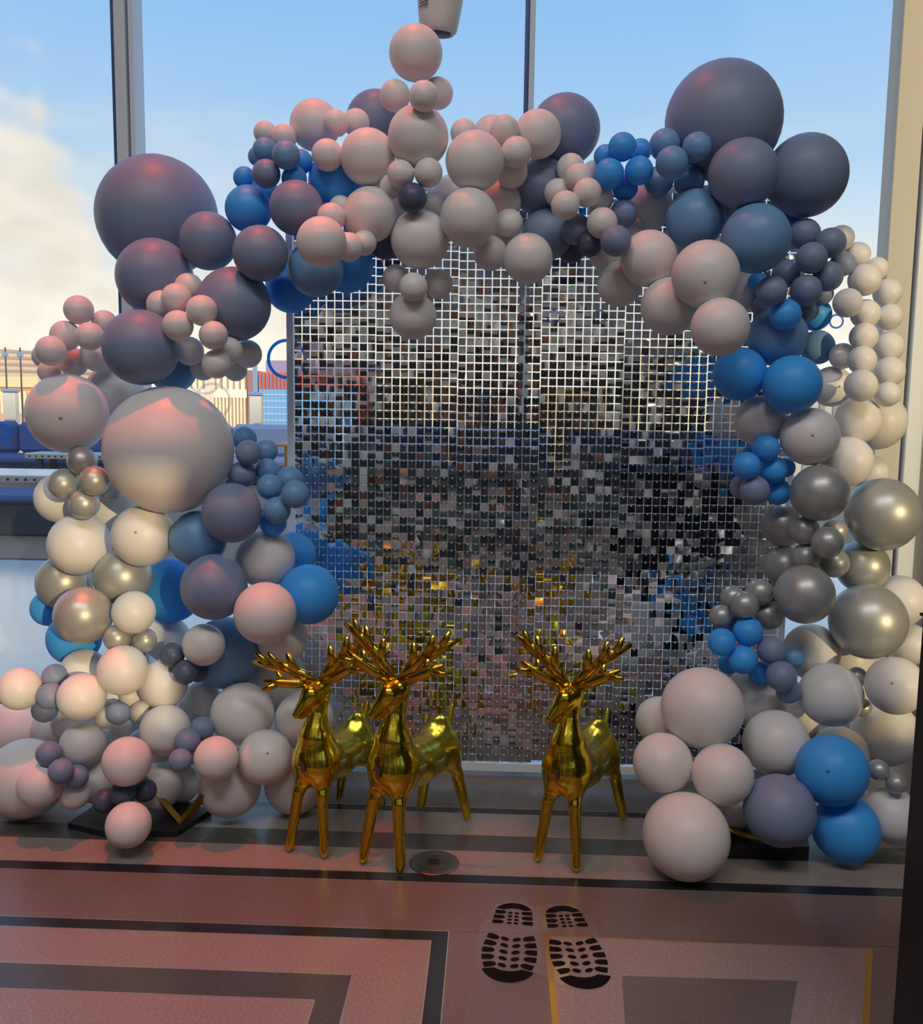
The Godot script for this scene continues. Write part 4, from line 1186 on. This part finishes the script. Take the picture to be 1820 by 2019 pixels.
	balloon("S", 1.132, 0.986, 0.266, 0.0418, "small pearl-silver balloon, upper right of the small five on right leg", g_silver_right)
	balloon("S", 1.053, 0.969, 0.421, 0.0493, "small pearl-silver balloon, front of the small five on right leg", g_silver_right)
	balloon("S", 1.026, 0.904, 0.319, 0.0481, "small pearl-silver balloon, lower left of the small five on right leg", g_silver_right)
	balloon("S", 1.117, 0.887, 0.317, 0.0479, "small pearl-silver balloon, lower right of the small five on right leg", g_silver_right)
	balloon("S", 1.264, 0.854, 0.18, 0.0892, "medium pearl-silver balloon, sunlit, behind the small five", g_silver_right)
	balloon("S", 1.005, 0.848, 0.176, 0.0717, "medium pearl-silver balloon, shaded, behind the two-ball gap by the sequin wall", g_silver_right)
	balloon("S", 0.998, 0.798, 0.402, 0.0939, "large pearl-silver balloon, round in front, below the small five", g_silver_right)
	balloon("S", 1.24, 0.694, 0.313, 0.1236, "large pearl-silver balloon, with sun spot, lower of the two largest silvers", g_silver_right)
	balloon("W", 1.394, 0.737, 0.182, 0.0886, "medium white balloon, behind the second largest silver at right edge", g_silver_right)
	balloon("S", 0.8, 0.761, 0.296, 0.0409, "small pearl-silver balloon, upper left of the grey six over bright blue", g_silver_right)
	balloon("S", 0.882, 0.783, 0.309, 0.0455, "small pearl-silver balloon, upper right of the grey six over bright blue", g_silver_right)
	balloon("S", 0.816, 0.756, 0.381, 0.0446, "small pearl-silver balloon, front of the grey six over bright blue", g_silver_right)
	balloon("S", 0.923, 0.702, 0.29, 0.0492, "small pearl-silver balloon, brownish, right of the grey six over bright blue", g_silver_right)
	balloon("S", 0.755, 0.705, 0.334, 0.0388, "small pearl-silver balloon, left of the grey six over bright blue", g_silver_right)
	balloon("U", 0.805, 0.672, 0.282, 0.0429, "small dusty-blue balloon, bluish, lowest of the grey six over bright blue", g_silver_right)
	balloon("B", 0.832, 0.667, 0.38, 0.048, "small bright-blue balloon, topmost of the three bright ones low right", g_silver_right)
	balloon("B", 0.743, 0.637, 0.406, 0.0445, "small bright-blue balloon, leftmost of the three bright ones low right", g_silver_right)
	balloon("B", 0.811, 0.582, 0.413, 0.0459, "small bright-blue balloon, lowest of the three bright ones low right", g_silver_right)
	balloon("D", 0.906, 0.611, 0.395, 0.0459, "small slate-grey balloon, beside the three bright ones low right", g_silver_right)
	balloon("U", 0.994, 0.573, 0.343, 0.0366, "small dusty-blue balloon, outer right of the slates beside bright ones", g_silver_right)
	balloon("D", 0.923, 0.543, 0.454, 0.0482, "small slate-grey balloon, bottom front of the slates beside bright ones", g_silver_right)
	balloon("D", 0.968, 0.478, 0.396, 0.0409, "small slate-grey balloon, lowest of the slates beside bright ones", g_silver_right)
	balloon("B", 0.899, 0.51, 0.317, 0.0406, "small bright-blue balloon, behind the bottom slate, low right", g_silver_right)
	balloon("B", 0.803, 0.53, 0.275, 0.0362, "small bright-blue balloon, behind the lowest bright one, low right", g_silver_right)
	var g_right_base := "balloons of the right base"
	balloon("W", 1.093, 0.564, 0.227, 0.0946, "medium white balloon, half sunlit, under the round front silver", g_right_base)
	balloon("W", 1.105, 0.466, 0.39, 0.1008, "large white balloon, tan, big in the right leg's lower middle", g_right_base)
	balloon("W", 1.27, 0.528, 0.476, 0.0901, "large white balloon, yellowish with knot dot, beside the black panel", g_right_base, true)
	balloon("S", 1.225, 0.499, 0.293, 0.0334, "small pearl-silver balloon, upper sliver behind the tan one", g_right_base)
	balloon("S", 1.232, 0.407, 0.332, 0.0313, "small pearl-silver balloon, lower sliver behind the tan one", g_right_base)
	balloon("W", 0.665, 0.451, 0.509, 0.1265, "large white balloon, round in front, above two smaller whites at base", g_right_base)
	balloon("W", 0.561, 0.358, 0.368, 0.0779, "medium white balloon, tucked left behind the round front white", g_right_base)
	balloon("W", 0.535, 0.3, 0.588, 0.0908, "large white balloon, left of two under the round front white", g_right_base)
	balloon("W", 0.704, 0.29, 0.642, 0.0912, "large white balloon, right of two under the round front white", g_right_base)
	balloon("W", 0.92, 0.32, 0.448, 0.105, "large white balloon, pink-spotted, behind the blue pair at base", g_right_base)
	balloon("W", 1.182, 0.226, 0.297, 0.0973, "large white balloon, cream rim showing above the upper base blue", g_right_base)
	balloon("B", 1.038, 0.302, 0.615, 0.1067, "large bright-blue balloon, upper of the blue pair at the right base", g_right_base, true)
	balloon("B", 1.098, 0.109, 0.596, 0.101, "large bright-blue balloon, lower of the blue pair at the right base", g_right_base)
	balloon("D", 0.869, 0.196, 0.672, 0.1055, "large slate-grey balloon, beside the blue pair at the right base", g_right_base)
	balloon("W", 0.587, 0.125, 0.71, 0.1265, "large white balloon, lowest on the floor at right base", g_right_base)
	balloon("W", 0.796, 0.112, 0.465, 0.0744, "medium white balloon, behind the lowest white and the slate at base", g_right_base)
	balloon("W", 1.281, 0.107, 0.479, 0.0873, "medium white balloon, grey, at the right base beside the black panel", g_right_base)
	balloon("S", 1.224, 0.263, 0.505, 0.0325, "small pearl-silver balloon, left of two small ones near the black panel", g_right_base)
	balloon("S", 1.272, 0.229, 0.526, 0.0321, "small pearl-silver balloon, right of two small ones near the black panel", g_right_base)
	balloon("W", 0.912, 0.4, 0.229, 0.1046, "large white balloon, hazy, behind the lowest slates at right", g_right_base)
	balloon("W", 1.362, 0.282, 0.22, 0.1123, "large white balloon, hazy, below the yellowish knot-dot one", g_right_base)
	balloon("W", 1.465, 0.572, 0.123, 0.073, "medium white balloon, pale, behind the black panel's top", g_right_base)
	balloon("W", 1.251, 0.517, 0.143, 0.0842, "medium white balloon, back one behind the second largest silver and the tan", g_right_base)
	balloon("W", 1.058, 0.292, 0.17, 0.0918, "medium white balloon, back one above the pink-spotted one at base", g_right_base)


# ------------------------------------------------------------------ deer
func smooth_field(bones: Array, lo: Vector3, n: Vector3i, cell: float) -> PackedFloat32Array:
	var f := PackedFloat32Array()
	f.resize(n.x * n.y * n.z)
	f.fill(1.0)
	for b in bones:
		var a: Vector3 = b[0]
		var e: Vector3 = b[1]
		var ra: float = b[2]
		var rb: float = b[3]
		var k: float = b[4]
		var m := maxf(ra, rb) + k + cell * 2.0
		var mn := ((a.min(e) - Vector3.ONE * m - lo) / cell).floor()
		var mx := ((a.max(e) + Vector3.ONE * m - lo) / cell).ceil()
		var ab := e - a
		var ll := maxf(ab.length_squared(), 1e-9)
		for z in range(maxi(int(mn.z), 0), mini(int(mx.z), n.z - 1) + 1):
			for y in range(maxi(int(mn.y), 0), mini(int(mx.y), n.y - 1) + 1):
				var row := (z * n.y + y) * n.x
				for x in range(maxi(int(mn.x), 0), mini(int(mx.x), n.x - 1) + 1):
					var p := lo + Vector3(x, y, z) * cell
					var h := clampf((p - a).dot(ab) / ll, 0.0, 1.0)
					var d := (p - a - ab * h).length() - lerpf(ra, rb, h)
					var o := f[row + x]
					var s := maxf(k - absf(o - d), 0.0) / k
					f[row + x] = minf(o, d) - s * s * k * 0.25
	return f


func net(bones: Array, lo: Vector3, hi: Vector3, cell: float) -> ArrayMesh:
	var n := Vector3i(((hi - lo) / cell).ceil()) + Vector3i.ONE
	var f := smooth_field(bones, lo, n, cell)
	var at := {}
	var v := PackedVector3Array()
	var nrm := PackedVector3Array()
	var idx := PackedInt32Array()
	var sx := 1
	var sy := n.x
	var sz := n.x * n.y
	var corner := [0, sx, sy, sx + sy, sz, sx + sz, sy + sz, sx + sy + sz]
	var off := [Vector3(0, 0, 0), Vector3(1, 0, 0), Vector3(0, 1, 0), Vector3(1, 1, 0), Vector3(0, 0, 1), Vector3(1, 0, 1), Vector3(0, 1, 1), Vector3(1, 1, 1)]
	var edges := [[0, 1], [2, 3], [4, 5], [6, 7], [0, 2], [1, 3], [4, 6], [5, 7], [0, 4], [1, 5], [2, 6], [3, 7]]
	for z in n.z - 1:
		for y in n.y - 1:
			for x in n.x - 1:
				var i := x + y * sy + z * sz
				var c0 := f[i]
				if c0 > cell * 2.5 or c0 < -cell * 2.5:
					continue
				var inside := 0
				for k in 8:
					if f[i + corner[k]] < 0.0:
						inside += 1
				if inside == 0 or inside == 8:
					continue
				var s := Vector3.ZERO
				var cnt := 0
				for e in edges:
					var a := f[i + corner[e[0]]]
					var b := f[i + corner[e[1]]]
					if (a < 0.0) != (b < 0.0):
						s += off[e[0]].lerp(off[e[1]], a / (a - b))
						cnt += 1
				at[i] = v.size()
				v.append(lo + (Vector3(x, y, z) + s / cnt) * cell)
				nrm.append(Vector3(f[i + 1] + f[i + corner[7]] - f[i] - f[i + corner[6]], f[i + sy] + f[i + corner[7]] - f[i] - f[i + corner[5]], f[i + sz] + f[i + corner[7]] - f[i] - f[i + corner[3]]).normalized())
	for i in at:
		var a := f[i]
		for ax in [[sx, sy, sz], [sy, sz, sx], [sz, sx, sy]]:
			var b := f[i + ax[0]]
			if (a < 0.0) == (b < 0.0):
				continue
			if not (at.has(i - ax[1]) and at.has(i - ax[2]) and at.has(i - ax[1] - ax[2])):
				continue
			var q := [at[i], at[i - ax[1]], at[i - ax[1] - ax[2]], at[i - ax[2]]]
			if a < 0.0:
				idx.append_array(PackedInt32Array([q[0], q[2], q[1], q[0], q[3], q[2]]))
			else:
				idx.append_array(PackedInt32Array([q[0], q[1], q[2], q[0], q[2], q[3]]))
	# Godot front faces run clockwise: turn each triangle by its normals
	for k in range(0, idx.size(), 3):
		var p := v[idx[k]]
		var w := (v[idx[k + 1]] - p).cross(v[idx[k + 2]] - p)
		if w.dot(nrm[idx[k]]) > 0.0:
			var s := idx[k + 1]
			idx[k + 1] = idx[k + 2]
			idx[k + 2] = s
	var arr := []
	arr.resize(Mesh.ARRAY_MAX)
	arr[Mesh.ARRAY_VERTEX] = v
	arr[Mesh.ARRAY_NORMAL] = nrm
	arr[Mesh.ARRAY_INDEX] = idx
	var m := ArrayMesh.new()
	m.add_surface_from_arrays(Mesh.PRIMITIVE_TRIANGLES, arr)
	return m


func antler_mesh(side: float) -> ArrayMesh:
	var st := begin()
	st.set_smooth_group(0)
	var up := Vector3(0, 0, 1)
	# main beam, then tines; flat foil tubes pinched at the ends
	var S := Vector3(side, 1, 1)
	var branch := func(pts: Array, radii: Array) -> void:
		var q := []
		for p in pts:
			q.append(p * S)
		add_tube(st, q, radii, 8, 0.55, up)
	branch.call([Vector3(0.0, -0.01, 0), Vector3(0.03, 0.035, 0.0), Vector3(0.07, 0.075, -0.005), Vector3(0.115, 0.105, -0.012), Vector3(0.165, 0.135, -0.02)], [0.0175, 0.0204, 0.0189, 0.0175, 0.0065])
	branch.call([Vector3(0.035, 0.04, 0), Vector3(0.04, 0.08, 0.005), Vector3(0.038, 0.118, 0.008)], [0.0131, 0.0146, 0.0065])
	branch.call([Vector3(0.075, 0.078, 0), Vector3(0.088, 0.112, 0.004), Vector3(0.095, 0.146, 0.006)], [0.0131, 0.0131, 0.0065])
	branch.call([Vector3(0.11, 0.10, -0.01), Vector3(0.128, 0.132, -0.01), Vector3(0.138, 0.158, -0.01)], [0.0116, 0.0116, 0.0065])
	branch.call([Vector3(0.01, 0.0, 0.008), Vector3(0.05, 0.018, 0.022), Vector3(0.09, 0.042, 0.034), Vector3(0.135, 0.072, 0.04)], [0.0146, 0.0160, 0.0146, 0.0065])
	branch.call([Vector3(0.07, 0.03, 0.028), Vector3(0.085, 0.055, 0.03), Vector3(0.088, 0.082, 0.03)], [0.0102, 0.0116, 0.0065])
	branch.call([Vector3(0.095, 0.045, 0.034), Vector3(0.125, 0.046, 0.045), Vector3(0.148, 0.05, 0.05)], [0.0102, 0.0102, 0.0065])
	return done(st)


func deer_family() -> void:
	var B := []
	var k := 0.05
	# torso: deep chest, waist and a high round rump with a peak, a deep saddle between
	B.append([Vector3(0, 0.290, 0.125), Vector3(0, 0.365, 0.125), 0.070, 0.050, k])
	B.append([Vector3(0, 0.285, 0.11), Vector3(0, 0.255, 0.0), 0.068, 0.062, k])
	B.append([Vector3(0, 0.255, 0.0), Vector3(0, 0.252, -0.14), 0.062, 0.078, k])
	B.append([Vector3(0, 0.262, -0.15), Vector3(0, 0.318, -0.175), 0.074, 0.032, 0.03])
	# neck and head, the head turned a little to its own right, the muzzle pointing down
	B.append([Vector3(0, 0.375, 0.135), Vector3(0.002, 0.470, 0.110), 0.036, 0.027, 0.04])
	B.append([Vector3(0.002, 0.470, 0.110), Vector3(0.004, 0.520, 0.100), 0.027, 0.030, 0.012])
	B.append([Vector3(0.002, 0.515, 0.105), Vector3(-0.012, 0.507, 0.132), 0.033, 0.031, 0.015])
	B.append([Vector3(-0.010, 0.508, 0.135), Vector3(-0.044, 0.450, 0.176), 0.029, 0.013, 0.015])
	B.append([Vector3(-0.034, 0.440, 0.160), Vector3(-0.004, 0.474, 0.122), 0.010, 0.018, 0.008])
	# legs: slim foil tubes, pinched at the ankle
	for s in [-1.0, 1.0]:
		B.append([Vector3(0.030 * s, 0.245, 0.140), Vector3(0.042 * s, 0.195, 0.165), 0.032, 0.0185, 0.025])
		B.append([Vector3(0.042 * s, 0.195, 0.165), Vector3(0.062 * s, 0.022, 0.190), 0.0190, 0.0145, 0.008])
		B.append([Vector3(0.062 * s, 0.022, 0.190), Vector3(0.063 * s, 0.010, 0.197), 0.0105, 0.0078, 0.005])
		B.append([Vector3(0.040 * s, 0.215, -0.155), Vector3(0.056 * s, 0.165, -0.185), 0.040, 0.021, 0.025])
		B.append([Vector3(0.056 * s, 0.165, -0.185), Vector3(0.084 * s, 0.022, -0.205), 0.0205, 0.0140, 0.008])
		B.append([Vector3(0.084 * s, 0.022, -0.205), Vector3(0.086 * s, 0.010, -0.199), 0.0105, 0.0078, 0.005])
	# tail
	B.append([Vector3(0.0, 0.300, -0.225), Vector3(0.004, 0.362, -0.252), 0.013, 0.007, 0.012])
	var body := net(B, Vector3(-0.12, -0.004, -0.31), Vector3(0.12, 0.60, 0.23), 0.0062)
	var ant := [antler_mesh(-1.0), antler_mesh(1.0)]
	var seam := begin()
	var sp := []
	var sr := []
	for i in 14:
		var h := i / 13.0
		sp.append(Vector3(0.002 * sin(i * 2.4), lerpf(0.235, 0.46, h), 0.1795 + 0.026 * sin(PI * pow(1.0 - h, 0.8)) - 0.030 * h * h))
		sr.append(0.0022)
	add_tube(seam, sp, sr, 5, 1.0, Vector3.RIGHT)
	var seam_mesh := done(seam)
	var spec := [
		["golden foil reindeer balloon standing beside the left balloon leg, antlers spread flat", Vector3(-0.500, 0, 0.478), -17.0, 0.97, -26.0, 4.0],
		["golden foil reindeer balloon in the middle, widest chest, beside the round floor cover", Vector3(-0.235, 0, 0.545), -24.0, 1.03, 6.0, -2.0],
		["golden foil reindeer balloon standing apart, before the sequin wall's right half", Vector3(0.292, 0, 0.508), -25.0, 1.0, 0.0, 0.0],
	]
	for d in spec:
		var t := thing("reindeer_balloon", d[0], "reindeer", d[1], deg_to_rad(d[2]), "golden reindeer balloons")
		t.scale = Vector3.ONE * d[3]
		put("body", body, M.foil, t)
		for s in 2:
			var tilt: float = d[4] if s == 0 else d[5]
			put("antler", ant[s], M.foil_antler, t, Transform3D(Basis(Vector3.UP, deg_to_rad(14.0)) * Basis(Vector3.BACK, deg_to_rad(-tilt if s == 0 else tilt)), Vector3(-0.013 if s == 0 else 0.012, 0.545, 0.112)))
		put("seam", seam_mesh, M.foil_antler, t)
		var tab := put("valve_tab", box(Vector3(-0.006, -0.020, 0), Vector3(0.006, 0.012, 0.003), 0.001), M.steel, t, Transform3D(Basis(Vector3.BACK, 0.2), Vector3(-0.004, 0.298, 0.2045)))
		tab.set_meta("label", "small silver valve tab")


# ------------------------------------------------------------------ small things
func shoe_print(heel: Vector2, toe: Vector2, t: Node3D, mirror: float) -> void:
	var along := toe - heel
	var ln := along.length()
	var v := along / ln
	var u := Vector2(v.y, -v.x) * mirror
	var place := func(a: float, b: float) -> Vector2:
		return heel + u * a + v * b
	var y0 := 0.0011
	var y1 := 0.0017
	# crescents of the heel and of the toe
	for e in [[0.052, 0.053, -1.0, 0.052, 0.026], [ln - 0.078, 0.070, 1.0, 0.078, 0.034]]:
		var o := PackedVector2Array()
		for k in 15:
			var a := lerpf(0.42, PI - 0.42, k / 14.0)
			o.append(place.call(cos(a) * e[1], e[0] + e[2] * sin(a) * e[3]))
		for k in 11:
			var a := lerpf(PI - 0.75, 0.75, k / 10.0)
			o.append(place.call(cos(a) * e[1] * 0.66, e[0] + e[2] * sin(a) * e[4]))
		put("tread", prism(o, y0, y1), M.print, t)
	var lug := func(cx: float, cy: float, hw: float, hh: float, ang: float, oval: bool) -> void:
		var o := PackedVector2Array()
		var c := cos(ang)
		var s := sin(ang)
		for k in 14:
			var a := TAU * k / 14.0
			var q := Vector2(cos(a), sin(a))
			if not oval and q.x * signf(cx) > 0.0:
				q = Vector2(signf(cx) * 0.9, signf(q.y) * minf(absf(q.y) * 1.4, 0.95))
			q = Vector2(q.x * hw, q.y * hh)
			o.append(place.call(cx + q.x * c - q.y * s, cy + q.x * s + q.y * c))
		put("tread", prism(o, y0, y1), M.print, t)
	for sd in [-1.0, 1.0]:
		for k in 3:
			lug.call(sd * lerpf(0.036, 0.040, k / 2.0), 0.048 + k * 0.024, 0.016, 0.0085, 0.0, false)
		for k in 5:
			var w: float = [0.047, 0.052, 0.055, 0.054, 0.047][k]
			lug.call(sd * w, ln * 0.47 + k * 0.030, 0.017, 0.0105, sd * [-0.35, -0.2, 0.0, 0.1, 0.3][k], false)
			lug.call(sd * 0.0155, ln * 0.49 + k * 0.0285, 0.0115, 0.0072, sd * -0.45, true)
		for k in 4:
			lug.call(sd * 0.009, 0.050 + k * 0.0165, 0.0065, 0.0045, 0.2 * sd, true)


func small_things() -> void:
	# shoe prints on one clear film
	var fp := thing("shoe_print_sticker", "clear floor sticker with a pair of black shoe sole prints", "floor sticker", Vector3.ZERO)
	var o := PackedVector2Array()
	for e in [Vector2(0.02, 0.925), Vector2(0.05, 0.893), Vector2(0.10, 0.886), Vector2(0.145, 0.905), Vector2(0.18, 0.892), Vector2(0.235, 0.893), Vector2(0.272, 0.93), Vector2(0.30, 1.03), Vector2(0.322, 1.13), Vector2(0.315, 1.21), Vector2(0.27, 1.262), Vector2(0.22, 1.268), Vector2(0.165, 1.235), Vector2(0.12, 1.205), Vector2(0.085, 1.245), Vector2(0.03, 1.252), Vector2(-0.012, 1.21), Vector2(-0.028, 1.12), Vector2(-0.015, 1.02)]:
		o.append(e)
	var smooth := PackedVector2Array()
	for k in o.size():
		var a := o[(k - 1 + o.size()) % o.size()]
		var b := o[k]
		var c := o[(k + 1) % o.size()]
		var d := o[(k + 2) % o.size()]
		for s in 4:
			smooth.append(b.cubic_interpolate(c, a, d, s / 4.0))
	put("film", prism(smooth, 0.0006, 0.0010), M.film, fp)
	shoe_print(Vector2(0.080, 0.892), Vector2(0.052, 1.246), fp, 1.0)
	shoe_print(Vector2(0.208, 0.897), Vector2(0.250, 1.260), fp, -1.0)

	# round steel floor cover with a hexagonal hole
	var fc := thing("floor_cover", "round steel floor cover with a dark hexagonal hole beside the deer", "floor cover", Vector3(-0.160, 0, 0.680))
	put("rim", lathe([Vector2(0.0755, 0.0), Vector2(0.0755, 0.0025), Vector2(0.072, 0.004), Vector2(0.053, 0.0045), Vector2(0.052, 0.0035), Vector2(0.0, 0.0035)], 48, false), M.steel, fc)
	put("plate", lathe([Vector2(0.051, 0.0035), Vector2(0.051, 0.0052), Vector2(0.0, 0.0052)], 48, false), M.steel, fc)
	var hexa := PackedVector2Array()
	for k in 6:
		hexa.append(Vector2(cos(TAU * k / 6), sin(TAU * k / 6)) * 0.022)
	put("hexagonal_hole", prism(hexa, 0.005, 0.0056), M.black, fc)
	put("slot", box(Vector3(-0.006, 0.005, -0.036), Vector3(0.006, 0.0056, -0.030)), M.black, fc)

	# white fixture hanging over the crown of the arch
	var px := thing("hanging_fixture", "white tapered plastic fixture with vent slots hanging above the arch crown", "light fixture", Vector3(-0.215, 2.625, 0.06))
	px.rotation = Vector3(0.10, 0.0, -0.06)
	put("housing", lathe([Vector2(0.0, 0.008), Vector2(0.044, 0.008), Vector2(0.052, 0.0), Vector2(0.062, 0.01), Vector2(0.068, 0.04), Vector2(0.076, 0.10), Vector2(0.080, 0.20), Vector2(0.080, 0.34), Vector2(0.06, 0.36), Vector2(0.0, 0.36)], 40), M.plastic, px)
	put("opening", lathe([Vector2(0.0, -0.001), Vector2(0.042, -0.001), Vector2(0.044, 0.009)], 32), M.dark_slot, px)
	for k in 9:
		var st := begin()
		for i in 6:
			var a0 := deg_to_rad(-62.0 + i * 6.0)
			var a1 := deg_to_rad(-62.0 + (i + 1) * 6.0)
			var y := 0.066 + k * 0.0105
			var r := 0.0765 + 0.02 * (y - 0.08)
			var d0 := Vector3(sin(a0) * r, y + i * 0.0006, cos(a0) * r)
			var d1 := Vector3(sin(a1) * r, y + (i + 1) * 0.0006, cos(a1) * r)
			quad(st, d0, d1, d1 + Vector3(0, 0.004, 0), d0 + Vector3(0, 0.004, 0))
		put("vent_slot", done(st), M.dark_slot, px)
	put("stem", box(Vector3(-0.012, 0.36, -0.012), Vector3(0.012, 2.76, 0.012)), M.plastic, px)

	# bases of the balloon arch
	var bl := thing("stand_base", "black steel base plate under the left balloon mound", "stand base", Vector3.ZERO, 0.0, "arch stand bases")
	put("plate", prism(PackedVector2Array([Vector2(-1.36, 0.53), Vector2(-1.332, 0.40), Vector2(-1.11, 0.33), Vector2(-0.93, 0.40), Vector2(-0.99, 0.565), Vector2(-1.221, 0.58)]), 0.0006, 0.02), M.black, bl)
	var br := thing("stand_base", "black steel base block under the right balloon leg", "stand base", Vector3.ZERO, 0.0, "arch stand bases")
	put("plate", prism(PackedVector2Array([Vector2(0.74, 0.59), Vector2(0.993, 0.592), Vector2(1.04, 0.40), Vector2(0.80, 0.39)]), 0.0006, 0.045), M.black, br)
	var hoop := begin()
	var hp := []
	var hr := []
	for k in 15:
		var a := lerpf(0.0, PI, k / 14.0)
		hp.append(Vector3(0.87 - cos(a) * 0.10, 0.058, 0.50 + sin(a) * 0.075))
		hr.append(0.011)
	add_tube(hoop, hp, hr, 8, 1.0, Vector3.UP)
	put("hoop", done(hoop), M.brass, br)
	# golden square frame, one corner on the floor
	var gf := thing("gold_frame", "gold metal frame standing on one corner under the left mound", "frame", Vector3(-0.9995, 0.0, 0.50))
	for e in [[PI / 4 + 0.10, 0.0], [3 * PI / 4 - 0.10, 0.0]]:
		var dirv := Vector3(cos(e[0]), sin(e[0]), 0)
		var st := begin()
		add_tube(st, [Vector3(0, 0.017, 0) - dirv * 0.005, dirv * 0.16 + Vector3(0, 0.017, 0), dirv * 0.32 + Vector3(0, 0.017, 0)], [0.013, 0.013, 0.013], 4, 1.0, Vector3.BACK)
		put("bar", done(st), M.brass, gf)

	# black upholstered piece at the frame edge
	var bp := thing("black_panel", "tall black vinyl covered block with seamed top at the right edge", "panel", Vector3(1.045, 0, 1.66))
	put("body", box(Vector3(-0.2, 0.0, -0.15), Vector3(0.3, 1.0, 0.15), 0.012), M.vinyl, bp)
	put("cap", box(Vector3(-0.2, 0.998, -0.15), Vector3(0.3, 1.036, 0.15), 0.02), M.vinyl, bp)
	put("seam", box(Vector3(-0.2015, 0.984, -0.1515), Vector3(0.3015, 0.990, 0.1515), 0.001), M.black, bp)
